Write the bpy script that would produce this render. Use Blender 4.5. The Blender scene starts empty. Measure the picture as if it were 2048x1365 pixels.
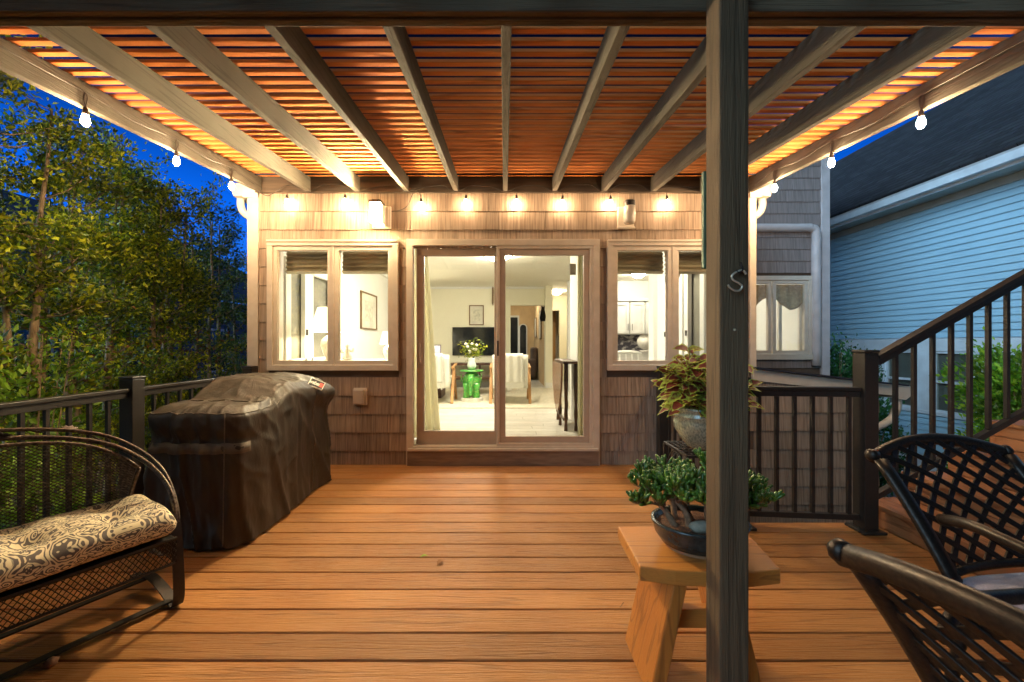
import bpy, math, random
import numpy as np
from mathutils import Vector, Matrix, noise as mnoise

random.seed(7); rng = np.random.default_rng(7)
PI = math.pi
S = bpy.context.scene
C = S.collection

# ------------------------------------------------------------------ camera
F, CX, CY, EYE = 777.0, 1009.0, 688.0, 1.22
cam_d = bpy.data.cameras.new('camera'); cam = bpy.data.objects.new('camera', cam_d); C.objects.link(cam)
cam.location = (0, 0, EYE); cam.rotation_euler = (PI/2, 0, 0)
cam_d.sensor_width = 36; cam_d.lens = 36*F/2048
cam_d.shift_x = (1024-CX)/2048; cam_d.shift_y = (CY-682.5)/2048
cam_d.clip_start = .02; cam_d.clip_end = 500
cam_d.dof.use_dof = True; cam_d.dof.focus_distance = 3.2; cam_d.dof.aperture_fstop = 7
S.camera = cam

# ------------------------------------------------------------------ world, sun, exposure
w = bpy.data.worlds.new('World'); S.world = w; w.use_nodes = True
nt = w.node_tree; bg = nt.nodes['Background']
tc = nt.nodes.new('ShaderNodeTexCoord'); sx = nt.nodes.new('ShaderNodeSeparateXYZ'); cr = nt.nodes.new('ShaderNodeValToRGB')
nt.links.new(tc.outputs['Generated'], sx.inputs[0]); nt.links.new(sx.outputs['Z'], cr.inputs[0]); nt.links.new(cr.outputs[0], bg.inputs[0])
e = cr.color_ramp.elements
e[0].position = 0.0; e[0].color = (.02, .14, .50, 1)
e[1].position = .47; e[1].color = (.0005, .0015, .008, 1)
m_ = e.new(.28); m_.color = (.0015, .090, .58, 1)
bg.inputs[1].default_value = 0.54
# the sky behind the camera is darker; the last afterglow stands low in the west (left, behind the camera)
WL = nt.links.new
def wm(op, a, b=None, c=None):
    n_ = nt.nodes.new('ShaderNodeMath'); n_.operation = op
    for i_, q_ in enumerate((a, b, c)):
        if q_ is None: continue
        if isinstance(q_, (int, float)): n_.inputs[i_].default_value = q_
        else: WL(q_, n_.inputs[i_])
    return n_.outputs[0]
dk = nt.nodes.new('ShaderNodeMapRange'); dk.inputs[1].default_value = -.25; dk.inputs[2].default_value = .45; dk.inputs[3].default_value = .03; dk.inputs[4].default_value = 1.0; WL(sx.outputs['Y'], dk.inputs[0])
sc_ = nt.nodes.new('ShaderNodeVectorMath'); sc_.operation = 'SCALE'; WL(cr.outputs[0], sc_.inputs[0]); WL(dk.outputs[0], sc_.inputs['Scale'])
dt = nt.nodes.new('ShaderNodeVectorMath'); dt.operation = 'DOT_PRODUCT'; WL(tc.outputs['Generated'], dt.inputs[0]); dt.inputs[1].default_value = Vector((-.80, -.52, .38)).normalized()
lb_ = nt.nodes.new('ShaderNodeMapRange'); lb_.interpolation_type = 'SMOOTHSTEP'; lb_.inputs[1].default_value = .82; lb_.inputs[2].default_value = .98; WL(dt.outputs['Value'], lb_.inputs[0])
gl_ = nt.nodes.new('ShaderNodeVectorMath'); gl_.operation = 'SCALE'; gl_.inputs[0].default_value = (1.9, 3.2, 4.3); WL(lb_.outputs[0], gl_.inputs['Scale'])
ad_ = nt.nodes.new('ShaderNodeVectorMath'); ad_.operation = 'ADD'; WL(sc_.outputs[0], ad_.inputs[0]); WL(gl_.outputs[0], ad_.inputs[1]); WL(ad_.outputs[0], bg.inputs[0])
sun_d = bpy.data.lights.new('sun', 'SUN'); sun = bpy.data.objects.new('sun', sun_d); C.objects.link(sun)
sun_d.energy = 0.15; sun_d.angle = math.radians(25); sun_d.color = (.70, .85, 1.0)
sun.rotation_euler = Vector((1.0, .55, -.6)).to_track_quat('-Z', 'Y').to_euler()
sun.location = (-6, -2, 8)
S.view_settings.view_transform = 'Standard'; S.view_settings.look = 'None'; S.view_settings.exposure = 1.62; S.view_settings.gamma = 1
S.render.engine = 'CYCLES'
cy = S.cycles; cy.use_denoising = True; cy.max_bounces = 7; cy.diffuse_bounces = 4; cy.glossy_bounces = 3
cy.transparent_max_bounces = 12; cy.sample_clamp_indirect = 4; cy.caustics_reflective = False; cy.caustics_refractive = False
try: cy.denoiser = 'OPENIMAGEDENOISE'; cy.use_light_tree = True
except Exception: pass

BULB_E, SIDE_E, SCONCE_E, ROOM_E = 84.0, 470.0, 900.0, 25.0

# ------------------------------------------------------------------ helpers
def at(px, py, Y): return Vector(((px-CX)/F*Y, Y, EYE+(CY-py)/F*Y))
def pX(px, Y): return (px-CX)/F*Y
def pZ(py, Y): return EYE+(CY-py)/F*Y
OFF = {}

class MB:
    def __init__(s): s.v = []; s.f = []; s.sm = False; s.att = None
    def add(s, vs, fs):
        n = len(s.v); s.v.extend([tuple(p) for p in vs]); s.f.extend([tuple(i+n for i in f) for f in fs]); return s
    def box(s, x0, x1, y0, y1, z0, z1, M=None):
        vs = [Vector((x, y, z)) for z in (z0, z1) for y in (y0, y1) for x in (x0, x1)]
        if M: vs = [M @ p for p in vs]
        return s.add(vs, [(0,2,3,1),(4,5,7,6),(0,1,5,4),(2,6,7,3),(0,4,6,2),(1,3,7,5)])
    def bar(s, a, b, wd, ht, up=(0,0,1)):
        a = Vector(a); b = Vector(b); d = (b-a).normalized(); up = Vector(up)
        if abs(d.dot(up)) > .98: up = Vector((0,1,0))
        x = d.cross(up).normalized(); y = x.cross(d).normalized()
        vs = []
        for p in (a, b):
            for sx_, sy_ in ((-1,-1),(1,-1),(1,1),(-1,1)): vs.append(p + x*sx_*wd/2 + y*sy_*ht/2)
        return s.add(vs, [(3,2,1,0),(4,5,6,7),(0,1,5,4),(1,2,6,5),(2,3,7,6),(3,0,4,7)])
    def tube(s, pts, r, n=8, cap=True, flat=1.0):
        pts = [Vector(p) for p in pts]; k = len(pts)
        rs = r if isinstance(r, (list, tuple)) else [r]*k
        prev = None; vs = []
        for i, p in enumerate(pts):
            d = (pts[min(i+1, k-1)]-pts[max(i-1, 0)])
            d = d.normalized() if d.length > 1e-9 else Vector((0,0,1))
            if prev is None:
                u = Vector((0,0,1)) if abs(d.z) < .9 else Vector((1,0,0))
                x = d.cross(u).normalized()
            else:
                x = (prev - d*prev.dot(d)); x = x.normalized() if x.length > 1e-6 else d.orthogonal().normalized()
            prev = x; y = d.cross(x)
            for j in range(n):
                a = 2*PI*j/n; vs.append(p + (x*math.cos(a) + y*math.sin(a)*flat)*rs[i])
        fs = [(i*n+j, i*n+(j+1) % n, (i+1)*n+(j+1) % n, (i+1)*n+j) for i in range(k-1) for j in range(n)]
        if cap: fs += [tuple(range(n))[::-1], tuple((k-1)*n+j for j in range(n))]
        return s.add(vs, fs)
    def lathe(s, prof, c=(0,0,0), n=24, sx=1, sy=1, fn=None):
        vs = []
        for (r, z) in prof:
            for j in range(n):
                a = 2*PI*j/n; rr = r*(fn(a, z) if fn else 1)
                vs.append((c[0]+rr*sx*math.cos(a), c[1]+rr*sy*math.sin(a), c[2]+z))
        k = len(prof)
        fs = [(i*n+j, i*n+(j+1) % n, (i+1)*n+(j+1) % n, (i+1)*n+j) for i in range(k-1) for j in range(n)]
        if prof[0][0] > 1e-4: fs.append(tuple(range(n))[::-1])
        if prof[-1][0] > 1e-4: fs.append(tuple((k-1)*n+j for j in range(n)))
        return s.add(vs, fs)
    def grid(s, fn, nu, nv, closed=False):
        vs = [fn(i/nu, j/nv) for j in range(nv+1) for i in range(nu+(0 if closed else 1))]
        W = nu if closed else nu+1
        fs = [(j*W+i, j*W+(i+1) % W if closed else j*W+i+1, (j+1)*W+((i+1) % W if closed else i+1), (j+1)*W+i) for j in range(nv) for i in range(nu)]
        return s.add(vs, fs)
    def prism(s, poly, h0, h1, axis='z'):
        n = len(poly)
        def P(a, b, h): return {'z': (a, b, h), 'y': (a, h, b), 'x': (h, a, b)}[axis]
        vs = [P(a, b, h0) for a, b in poly] + [P(a, b, h1) for a, b in poly]
        fs = [tuple(range(n))[::-1], tuple(range(n, 2*n))] + [(i, (i+1) % n, n+(i+1) % n, n+i) for i in range(n)]
        return s.add(vs, fs)
    def build(s, name, mat, parent=None, bevel=0, smooth=False, local=False, solid=0, fixn=False):
        me = bpy.data.meshes.new(name)
        o0 = OFF.get(parent.name, Vector((0,0,0))) if (parent and not local) else Vector((0,0,0))
        me.from_pydata([(p[0]-o0[0], p[1]-o0[1], p[2]-o0[2]) for p in s.v], [], s.f)
        if fixn:
            import bmesh
            bm = bmesh.new(); bm.from_mesh(me); bmesh.ops.recalc_face_normals(bm, faces=bm.faces); bm.to_mesh(me); bm.free()
        if s.att is not None:
            a = me.attributes.new('m', 'FLOAT', 'POINT'); a.data.foreach_set('value', np.array(s.att, dtype=np.float32))
        if mat: me.materials.append(mat)
        if smooth: me.polygons.foreach_set('use_smooth', [True]*len(me.polygons))
        me.update()
        o = bpy.data.objects.new(name, me); C.objects.link(o)
        if parent: o.parent = parent; OFF[o.name] = o0
        if bevel:
            b = o.modifiers.new('bevel', 'BEVEL'); b.width = bevel; b.segments = 2; b.limit_method = 'ANGLE'; b.angle_limit = math.radians(40)
            b.harden_normals = False
        if solid:
            b = o.modifiers.new('solid', 'SOLIDIFY'); b.thickness = solid; b.offset = 0
        return o

def tag(o, label=None, cat=None, group=None, kind=None):
    if label: o['label'] = label
    if cat: o['category'] = cat
    if group: o['group'] = group
    if kind: o['kind'] = kind
    return o
def thing(name, label, cat, loc=(0,0,0), rz=0, group=None):
    o = bpy.data.objects.new(name, None); C.objects.link(o); o.location = loc; o.rotation_euler = (0,0,rz)
    o.empty_display_size = .1; OFF[o.name] = Vector(loc); return tag(o, label, cat, group)
def copy_tree(o, parent=None):
    c = o.copy(); C.objects.link(c); c.parent = parent
    for ch in list(o.children): copy_tree(ch, c)
    return c
def smoothpath(pts, n=8):
    P = [Vector(p) for p in pts]; out = []
    for i in range(len(P)-1):
        p0 = P[max(i-1,0)]; p1 = P[i]; p2 = P[i+1]; p3 = P[min(i+2, len(P)-1)]
        for k in range(n):
            t = k/n
            out.append(.5*((2*p1)+(-p0+p2)*t+(2*p0-5*p1+4*p2-p3)*t*t+(-p0+3*p1-3*p2+p3)*t**3))
    out.append(P[-1]); return out

# ------------------------------------------------------------------ materials
def newmat(name):
    m = bpy.data.materials.new(name); m.use_nodes = True; n = m.node_tree; return m, n, n.nodes['Principled BSDF']
def mat(name, c1, rough=.6, c2=None, scale=(1,1,1), ns=5, detail=6, bump=0, bdist=.01, island=0, spec=.4, metal=0, lo=.35, hi=.65, coat=0, sheen=0, rvar=0):
    m, n, p = newmat(name); L = n.links.new
    p.inputs['Roughness'].default_value = rough; p.inputs['Specular IOR Level'].default_value = spec; p.inputs['Metallic'].default_value = metal
    p.inputs['Coat Weight'].default_value = coat; p.inputs['Coat Roughness'].default_value = .15; p.inputs['Sheen Weight'].default_value = sheen
    p.inputs['Base Color'].default_value = (*c1, 1)
    c2 = c2 or tuple(x*.82 for x in c1)
    t = n.nodes.new('ShaderNodeTexCoord'); mp = n.nodes.new('ShaderNodeMapping'); mp.inputs['Scale'].default_value = scale
    L(t.outputs['Object'], mp.inputs[0])
    nz = n.nodes.new('ShaderNodeTexNoise'); nz.inputs['Scale'].default_value = ns; nz.inputs['Detail'].default_value = detail
    src = mp.outputs[0]
    if island:
        g = n.nodes.new('ShaderNodeNewGeometry'); va = n.nodes.new('ShaderNodeVectorMath'); va.operation = 'ADD'
        cb = n.nodes.new('ShaderNodeCombineXYZ'); mu = n.nodes.new('ShaderNodeMath'); mu.operation = 'MULTIPLY'; mu.inputs[1].default_value = 37
        L(g.outputs['Random Per Island'], mu.inputs[0]); L(mu.outputs[0], cb.inputs[0]); L(mu.outputs[0], cb.inputs[1]); L(mu.outputs[0], cb.inputs[2])
        L(src, va.inputs[0]); L(cb.outputs[0], va.inputs[1]); src = va.outputs[0]
    L(src, nz.inputs['Vector'])
    r = n.nodes.new('ShaderNodeMapRange'); r.inputs[1].default_value = lo; r.inputs[2].default_value = hi; L(nz.outputs[0], r.inputs[0])
    mx = n.nodes.new('ShaderNodeMix'); mx.data_type = 'RGBA'; mx.inputs['A'].default_value = (*c1, 1); mx.inputs['B'].default_value = (*c2, 1)
    L(r.outputs[0], mx.inputs['Factor']); out = mx.outputs['Result']
    if island:
        h = n.nodes.new('ShaderNodeHueSaturation'); rr = n.nodes.new('ShaderNodeMapRange')
        rr.inputs[3].default_value = 1-island; rr.inputs[4].default_value = 1+island
        L(g.outputs['Random Per Island'], rr.inputs[0]); L(rr.outputs[0], h.inputs['Value']); L(out, h.inputs['Color']); out = h.outputs[0]
    L(out, p.inputs['Base Color'])
    if rvar:
        r2 = n.nodes.new('ShaderNodeMapRange'); r2.inputs[3].default_value = rough-rvar; r2.inputs[4].default_value = rough+rvar
        L(nz.outputs[0], r2.inputs[0]); L(r2.outputs[0], p.inputs['Roughness'])
    if bump:
        b = n.nodes.new('ShaderNodeBump'); b.inputs['Strength'].default_value = bump; b.inputs['Distance'].default_value = bdist
        L(nz.outputs[0], b.inputs['Height']); L(b.outputs[0], p.inputs['Normal'])
    return m
def emis(name, col, st):
    m, n, p = newmat(name); p.inputs['Base Color'].default_value = (.8,.8,.8,1)
    p.inputs['Emission Color'].default_value = (*col, 1); p.inputs['Emission Strength'].default_value = st; return m
def glassmat(name, tint=(1,1,1), refl=1.0):
    m = bpy.data.materials.new(name); m.use_nodes = True; n = m.node_tree; n.nodes.clear(); L = n.links.new
    o = n.nodes.new('ShaderNodeOutputMaterial'); mx = n.nodes.new('ShaderNodeMixShader'); t = n.nodes.new('ShaderNodeBsdfTransparent')
    g = n.nodes.new('ShaderNodeBsdfGlossy'); g.inputs['Roughness'].default_value = .01; fr = n.nodes.new('ShaderNodeFresnel')
    ge = n.nodes.new('ShaderNodeNewGeometry'); io = n.nodes.new('ShaderNodeMapRange'); io.inputs[3].default_value = 1.45; io.inputs[4].default_value = 1/1.45
    L(ge.outputs['Backfacing'], io.inputs[0]); L(io.outputs[0], fr.inputs[0])
    t.inputs[0].default_value = (*tint, 1); g.inputs[0].default_value = (refl, refl, refl, 1)
    L(fr.outputs[0], mx.inputs[0]); L(t.outputs[0], mx.inputs[1]); L(g.outputs[0], mx.inputs[2]); L(mx.outputs[0], o.inputs[0]); return m
def grainmat(name, c1, c2, c3, along, rough=.5, dens=9, island=.1, bump=.25, stretch=22, freq=1.1, spec=.4, lines=.55, coat=0):
    """board grain: contour lines of a stretched noise (cathedral arcs) plus fine streaks; along = 0/1/2 grain axis"""
    m, n, p = newmat(name); L = n.links.new
    p.inputs['Roughness'].default_value = rough; p.inputs['Specular IOR Level'].default_value = spec; p.inputs['Coat Weight'].default_value = coat
    t = n.nodes.new('ShaderNodeTexCoord'); g = n.nodes.new('ShaderNodeNewGeometry')
    mu = n.nodes.new('ShaderNodeMath'); mu.operation = 'MULTIPLY'; mu.inputs[1].default_value = 53
    cb = n.nodes.new('ShaderNodeCombineXYZ'); L(g.outputs['Random Per Island'], mu.inputs[0])
    for i in range(3): L(mu.outputs[0], cb.inputs[i])
    va = n.nodes.new('ShaderNodeVectorMath'); va.operation = 'ADD'; L(t.outputs['Object'], va.inputs[0]); L(cb.outputs[0], va.inputs[1])
    mp = n.nodes.new('ShaderNodeMapping'); sc = [freq*stretch/2]*3; sc[along] = freq; mp.inputs['Scale'].default_value = sc; L(va.outputs[0], mp.inputs[0])
    nz = n.nodes.new('ShaderNodeTexNoise'); nz.inputs['Scale'].default_value = 1; nz.inputs['Detail'].default_value = 1.5; L(mp.outputs[0], nz.inputs['Vector'])
    a = n.nodes.new('ShaderNodeMath'); a.operation = 'MULTIPLY'; a.inputs[1].default_value = dens*2*PI; L(nz.outputs[0], a.inputs[0])
    sn = n.nodes.new('ShaderNodeMath'); sn.operation = 'SINE'; L(a.outputs[0], sn.inputs[0])
    pr = n.nodes.new('ShaderNodeMapRange'); pr.inputs[1].default_value = .70; pr.inputs[2].default_value = 1.0; L(sn.outputs[0], pr.inputs[0])
    mp2 = n.nodes.new('ShaderNodeMapping'); sc = [260]*3; sc[along] = 9; mp2.inputs['Scale'].default_value = sc; L(va.outputs[0], mp2.inputs[0])
    n2 = n.nodes.new('ShaderNodeTexNoise'); n2.inputs['Scale'].default_value = 1; n2.inputs['Detail'].default_value = 3; L(mp2.outputs[0], n2.inputs['Vector'])
    r2 = n.nodes.new('ShaderNodeMapRange'); r2.inputs[1].default_value = .3; r2.inputs[2].default_value = .7; L(n2.outputs[0], r2.inputs[0])
    n3 = n.nodes.new('ShaderNodeTexNoise'); n3.inputs['Scale'].default_value = 2.2; n3.inputs['Detail'].default_value = 4; L(va.outputs[0], n3.inputs['Vector'])
    r3 = n.nodes.new('ShaderNodeMapRange'); r3.inputs[1].default_value = .35; r3.inputs[2].default_value = .65; L(n3.outputs[0], r3.inputs[0])
    m1 = n.nodes.new('ShaderNodeMix'); m1.data_type = 'RGBA'; m1.inputs['A'].default_value = (*c1,1); m1.inputs['B'].default_value = (*c2,1); L(r3.outputs[0], m1.inputs['Factor'])
    fm = n.nodes.new('ShaderNodeMath'); fm.operation = 'MULTIPLY'; L(pr.outputs[0], fm.inputs[0])
    r4 = n.nodes.new('ShaderNodeMapRange'); r4.inputs[3].default_value = lines*.6; r4.inputs[4].default_value = lines; L(r2.outputs[0], r4.inputs[0]); L(r4.outputs[0], fm.inputs[1])
    m2 = n.nodes.new('ShaderNodeMix'); m2.data_type = 'RGBA'; m2.inputs['B'].default_value = (*c3,1); L(m1.outputs['Result'], m2.inputs['A']); L(fm.outputs[0], m2.inputs['Factor'])
    m3 = n.nodes.new('ShaderNodeMix'); m3.data_type = 'RGBA'; m3.inputs['B'].default_value = (*c3,1); L(m2.outputs['Result'], m3.inputs['A'])
    f3 = n.nodes.new('ShaderNodeMath'); f3.operation = 'MULTIPLY'; f3.inputs[1].default_value = lines*.28; L(r2.outputs[0], f3.inputs[0]); L(f3.outputs[0], m3.inputs['Factor'])
    h = n.nodes.new('ShaderNodeHueSaturation'); rr = n.nodes.new('ShaderNodeMapRange'); rr.inputs[3].default_value = 1-island; rr.inputs[4].default_value = 1+island
    L(g.outputs['Random Per Island'], rr.inputs[0]); L(rr.outputs[0], h.inputs['Value']); L(m3.outputs['Result'], h.inputs['Color']); L(h.outputs[0], p.inputs['Base Color'])
    ad = n.nodes.new('ShaderNodeMath'); ad.operation = 'MULTIPLY_ADD'; ad.inputs[1].default_value = -.5; L(pr.outputs[0], ad.inputs[0]); L(r2.outputs[0], ad.inputs[2])
    b = n.nodes.new('ShaderNodeBump'); b.inputs['Strength'].default_value = bump; b.inputs['Distance'].default_value = .004
    L(ad.outputs[0], b.inputs['Height']); L(b.outputs[0], p.inputs['Normal'])
    return m
def leafmat(name, ramp, trans=.35, rough=.45):
    m, n, p = newmat(name); L = n.links.new
    g = n.nodes.new('ShaderNodeNewGeometry'); cr = n.nodes.new('ShaderNodeValToRGB'); L(g.outputs['Random Per Island'], cr.inputs[0])
    el = cr.color_ramp.elements
    for i, (pos, col) in enumerate(ramp):
        x = el[i] if i < 2 else el.new(pos)
        x.position = pos; x.color = (*col, 1)
    t_ = n.nodes.new('ShaderNodeTexCoord'); nz_ = n.nodes.new('ShaderNodeTexNoise'); nz_.inputs['Scale'].default_value = 2.4; nz_.inputs['Detail'].default_value = 2; L(t_.outputs['Object'], nz_.inputs['Vector'])
    mr_ = n.nodes.new('ShaderNodeMapRange'); mr_.inputs[1].default_value = .38; mr_.inputs[2].default_value = .62; mr_.inputs[3].default_value = .45; mr_.inputs[4].default_value = 1.45; L(nz_.outputs[0], mr_.inputs[0])  # noise puts lit and dark clumps into the leaf colour
    hs_ = n.nodes.new('ShaderNodeHueSaturation'); L(cr.outputs[0], hs_.inputs['Color']); L(mr_.outputs[0], hs_.inputs['Value']); cr = hs_
    L(cr.outputs[0], p.inputs['Base Color']); p.inputs['Roughness'].default_value = rough
    tr = n.nodes.new('ShaderNodeBsdfTranslucent'); L(cr.outputs[0], tr.inputs[0]); mx = n.nodes.new('ShaderNodeMixShader'); mx.inputs[0].default_value = trans
    o = n.nodes['Material Output']; L(p.outputs[0], mx.inputs[1]); L(tr.outputs[0], mx.inputs[2]); L(mx.outputs[0], o.inputs[0]); return m

M = {}
M['deck'] = grainmat('deck composite', (.48,.215,.066), (.39,.16,.045), (.12,.038,.010), 0, rough=.34, dens=6, island=.26, bump=.6, stretch=52, lines=.5, freq=.8, spec=.4)
M['stairw'] = grainmat('stair composite', (.42,.17,.065), (.34,.13,.05), (.10,.035,.014), 1, rough=.45, dens=6, island=.1, bump=.4, lines=.6)
M['rafter'] = grainmat('weathered stained timber', (.135,.118,.092), (.095,.082,.063), (.038,.032,.025), 1, rough=.85, dens=4, island=.12, bump=.55, stretch=60, lines=.5, freq=.9, spec=.2)
M['beam'] = grainmat('weathered beam timber', (.17,.125,.08), (.12,.088,.057), (.04,.03,.02), 0, rough=.85, dens=4, island=.1, bump=.55, stretch=60, lines=.5, freq=.9, spec=.2)
M['postw'] = grainmat('weathered post timber', (.155,.10,.055), (.10,.066,.037), (.035,.023,.014), 2, rough=.8, dens=4, island=.05, bump=.5, stretch=60, lines=.5, freq=.8, spec=.25)
M['slat'] = grainmat('cedar slat', (.74,.27,.075), (.62,.20,.05), (.26,.065,.015), 0, rough=.9, dens=4, island=.18, bump=.4, stretch=30, lines=.5, spec=.1, freq=.8)
M['stool'] = grainmat('honey oiled wood', (.60,.235,.045), (.50,.18,.035), (.22,.07,.02), 0, rough=.42, dens=5, island=.08, bump=.2, stretch=22, lines=.7, coat=.2)
M['stoolz'] = grainmat('honey oiled wood legs', (.58,.22,.04), (.46,.155,.03), (.20,.06,.015), 2, rough=.42, dens=5, island=.12, bump=.2, stretch=22, lines=.7, coat=.2)
M['shingle'] = mat('shingle', (.39,.29,.21), .8, (.21,.148,.10), (70,1,3.0), 1, 5, .8, .006, island=.14, lo=.36, hi=.7)
M['shingle_wing'] = mat('wing shingle', (.30,.255,.25), .8, (.21,.18,.175), (45,1,2.5), 1, 5, .5, .005, island=.09)
M['wall'] = mat('house sheathing', (.14,.10,.075), .9)
M['trim'] = mat('beige trim', (.64,.55,.44), .45, (.58,.49,.385), (3,3,3), 4, 4, .05, .002)
M['trimd'] = mat('muted brown sash', (.50,.40,.31), .45, (.46,.365,.285), (3,3,3), 4)  # sash and fittings are a browner paint than the trim
M['white'] = mat('white trim', (.72,.66,.58), .5, (.66,.6,.52), (2,2,2), 5)
M['lav'] = mat('pale wing trim', (.62,.58,.60), .5)
M['sill'] = mat('threshold board', (.27,.19,.13), .6, (.19,.13,.09), (2,2,14), 3, 5, .2)
M['metal'] = mat('bronze black aluminium', (.028,.022,.018), .38, (.022,.018,.015), (8,8,8), 6, 4, .05, .002, spec=.5)
M['iron'] = mat('wrought iron', (.17,.13,.10), .42, (.05,.038,.03), (30,30,30), 3, 5, .2, .002, metal=.6)
M['irond'] = mat('dark wrought iron', (.035,.028,.024), .45, None, (20,20,20), 3, 4, .2, .002, metal=.3)
M['cast'] = mat('cast bronze aluminium', (.036,.025,.019), .40, (.018,.013,.011), (45,45,45), 3, 6, .25, .002, metal=.55, rvar=.1)
M['cord'] = mat('black rubber cord', (.05,.038,.03), .5)
M['bulb'] = emis('lit bulb', (1,.70,.40), BULB_E)
M['bulbs'] = emis('lit side bulb', (1,.70,.40), SIDE_E)
M['sconce'] = emis('lit frosted lamp glass', (1,.80,.46), SCONCE_E)
M['sconce_side'] = emis('lamp side glass', (1,.84,.36), 15)
M['frost'] = mat('unlit frosted glass', (.62,.55,.46), .25, spec=.6)
M['glass'] = glassmat('window glass', (.97,.98,.96), .9)
M['glassd'] = glassmat('screened glass', (.80,.80,.76), .7)
M['iwall'] = mat('cream plaster', (.84,.80,.62), .8, (.82,.78,.60))
M['iwhite'] = mat('white plaster', (.80,.79,.74), .8, (.78,.77,.72))
M['iceil'] = mat('ceiling paint', (.84,.81,.70), .9, (.82,.79,.68))
M['iwarm'] = mat('warm hall plaster', (.72,.50,.26), .8)
M['ifloor'] = grainmat('pale plank floor', (.66,.62,.54), (.56,.52,.45), (.36,.33,.28), 0, rough=.4, dens=4, island=.08, bump=.1, lines=.5)
M['shade'] = mat('taupe roman shade', (.52,.46,.34), .9, (.44,.39,.28), (2,2,30), 5)
M['curtain'] = mat('sheer cream curtain', (.84,.81,.64), .9, (.80,.77,.60))
_n = M['curtain'].node_tree; _t = _n.nodes.new('ShaderNodeBsdfTranslucent'); _t.inputs[0].default_value = (.86,.83,.66,1); _m = _n.nodes.new('ShaderNodeMixShader'); _m.inputs[0].default_value = .6
_n.links.new(_n.nodes['Principled BSDF'].outputs[0], _m.inputs[1]); _n.links.new(_t.outputs[0], _m.inputs[2]); _n.links.new(_m.outputs[0], _n.nodes['Material Output'].inputs[0])
M['lampshade'] = emis('glowing lamp shade', (1,.86,.55), .8)
M['ceramic'] = mat('glazed cream ceramic', (.74,.70,.60), .15, (.66,.62,.52), (5,5,5), 4, spec=.6)
M['green'] = mat('emerald glaze', (.03,.30,.035), .12, (.30,.42,.10), (14,14,14), 3, 5, spec=.7, lo=.45, hi=.75)
M['blackg'] = mat('black glass', (.012,.014,.014), .12, spec=.6)
M['darkw'] = mat('dark brown wood', (.10,.045,.025), .35, (.06,.028,.016), (3,3,20), 3)
M['frame'] = mat('gilt brown frame', (.22,.13,.05), .4)
M['paper'] = mat('print paper', (.72,.68,.54), .8, (.50,.48,.38), (9,9,9), 2, 6)
M['fabricw'] = mat('white knit throw', (.80,.78,.68), .95, (.66,.64,.55), (60,60,60), 2, 4, .5, .01)
M['oak'] = mat('oak chair wood', (.48,.25,.09), .4, (.38,.19,.065), (4,4,30), 3)
M['brown'] = mat('brown upholstery', (.13,.085,.06), .9)
M['rug'] = mat('cream patterned rug', (.66,.60,.46), .95, (.50,.45,.34), (6,6,6), 4, 6)
M['cab'] = mat('grey white cabinet paint', (.66,.64,.58), .5)
M['stone'] = mat('dark veined stone', (.10,.09,.10), .2, (.62,.58,.52), (5,3,8), 1.6, 8, lo=.48, hi=.62)
M['cover'] = mat('black brown grill cover', (.058,.044,.030), .5, (.042,.032,.022), (5,5,2.2), 2.2, 4, .35, .03, spec=.3)
M['coverd'] = mat('cover webbing', (.15,.12,.09), .75, None, (4,4,200), 1, 2, .2)
M['label'] = mat('woven label black', (.015,.013,.013), .6)
M['labelw'] = mat('label white print', (.85,.83,.78), .5)
M['labelr'] = mat('label red print', (.62,.05,.03), .5)
M['siding'] = mat('pale blue vinyl siding', (.37,.60,.74), .55, (.34,.56,.70), (1,1.5,2), 1.5, 4)
M['sidingw'] = mat('white vinyl trim', (.70,.78,.84), .5)
M['soffit'] = mat('aluminium soffit', (.40,.44,.42), .6)
M['roofsh'] = mat('dark asphalt shingle', (.030,.032,.050), .95, (.015,.016,.028), (1,9,30), 3, 8, .8, .02, lo=.3, hi=.75)
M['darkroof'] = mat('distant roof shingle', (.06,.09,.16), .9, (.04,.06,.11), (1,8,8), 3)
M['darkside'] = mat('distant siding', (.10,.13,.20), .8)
M['soil'] = mat('mulch and soil ground', (.07,.05,.035), .95, (.03,.035,.018), (1,1,1), 9, 8, .6, .03)
M['drive'] = mat('concrete drive', (.30,.34,.36), .85, (.22,.25,.27), (1,1,1), 3, 8)
M['bark'] = mat('pale bark', (.42,.30,.18), .9, (.20,.14,.085), (12,12,3), 2, 6, .8, .02)
M['leaf'] = leafmat('privet leaf', [(0,(.06,.11,.012)), (1,(.72,.70,.035)), (.35,(.14,.21,.015)), (.7,(.42,.46,.02))], .35, .38)
M['leafd'] = leafmat('dark evergreen leaf', [(0,(.03,.06,.012)), (1,(.20,.26,.025)), (.5,(.06,.11,.014))], .3, .4)
M['leafbr'] = leafmat('dead brown leaf', [(0,(.20,.085,.03)), (1,(.34,.16,.06))], .3, .7)
M['leafg'] = leafmat('bright hedge leaf', [(0,(.08,.24,.02)), (1,(.45,.62,.05)), (.5,(.20,.42,.03))], .35, .35)  # lamplight on the hedge is put into this brighter leaf colour
M['leafb'] = leafmat('shrub leaf', [(0,(.015,.09,.03)), (1,(.06,.24,.06)), (.5,(.03,.15,.04))], .35, .35)
M['fern'] = leafmat('lime foliage', [(0,(.10,.24,.02)), (1,(.34,.52,.05))], .4, .4)
M['jade'] = mat('jade plant fingers', (.030,.095,.010), .3, (.11,.19,.018), (30,30,30), 2, 3, spec=.6, island=.35)
M['jadebark'] = mat('jade bark', (.28,.16,.09), .8, (.16,.09,.05), (30,30,30), 3, 5, .5, .005)
M['potdark'] = mat('dark teal glaze', (.018,.026,.026), .18, (.035,.045,.045), (10,10,10), 4, 4, spec=.6)
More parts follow.
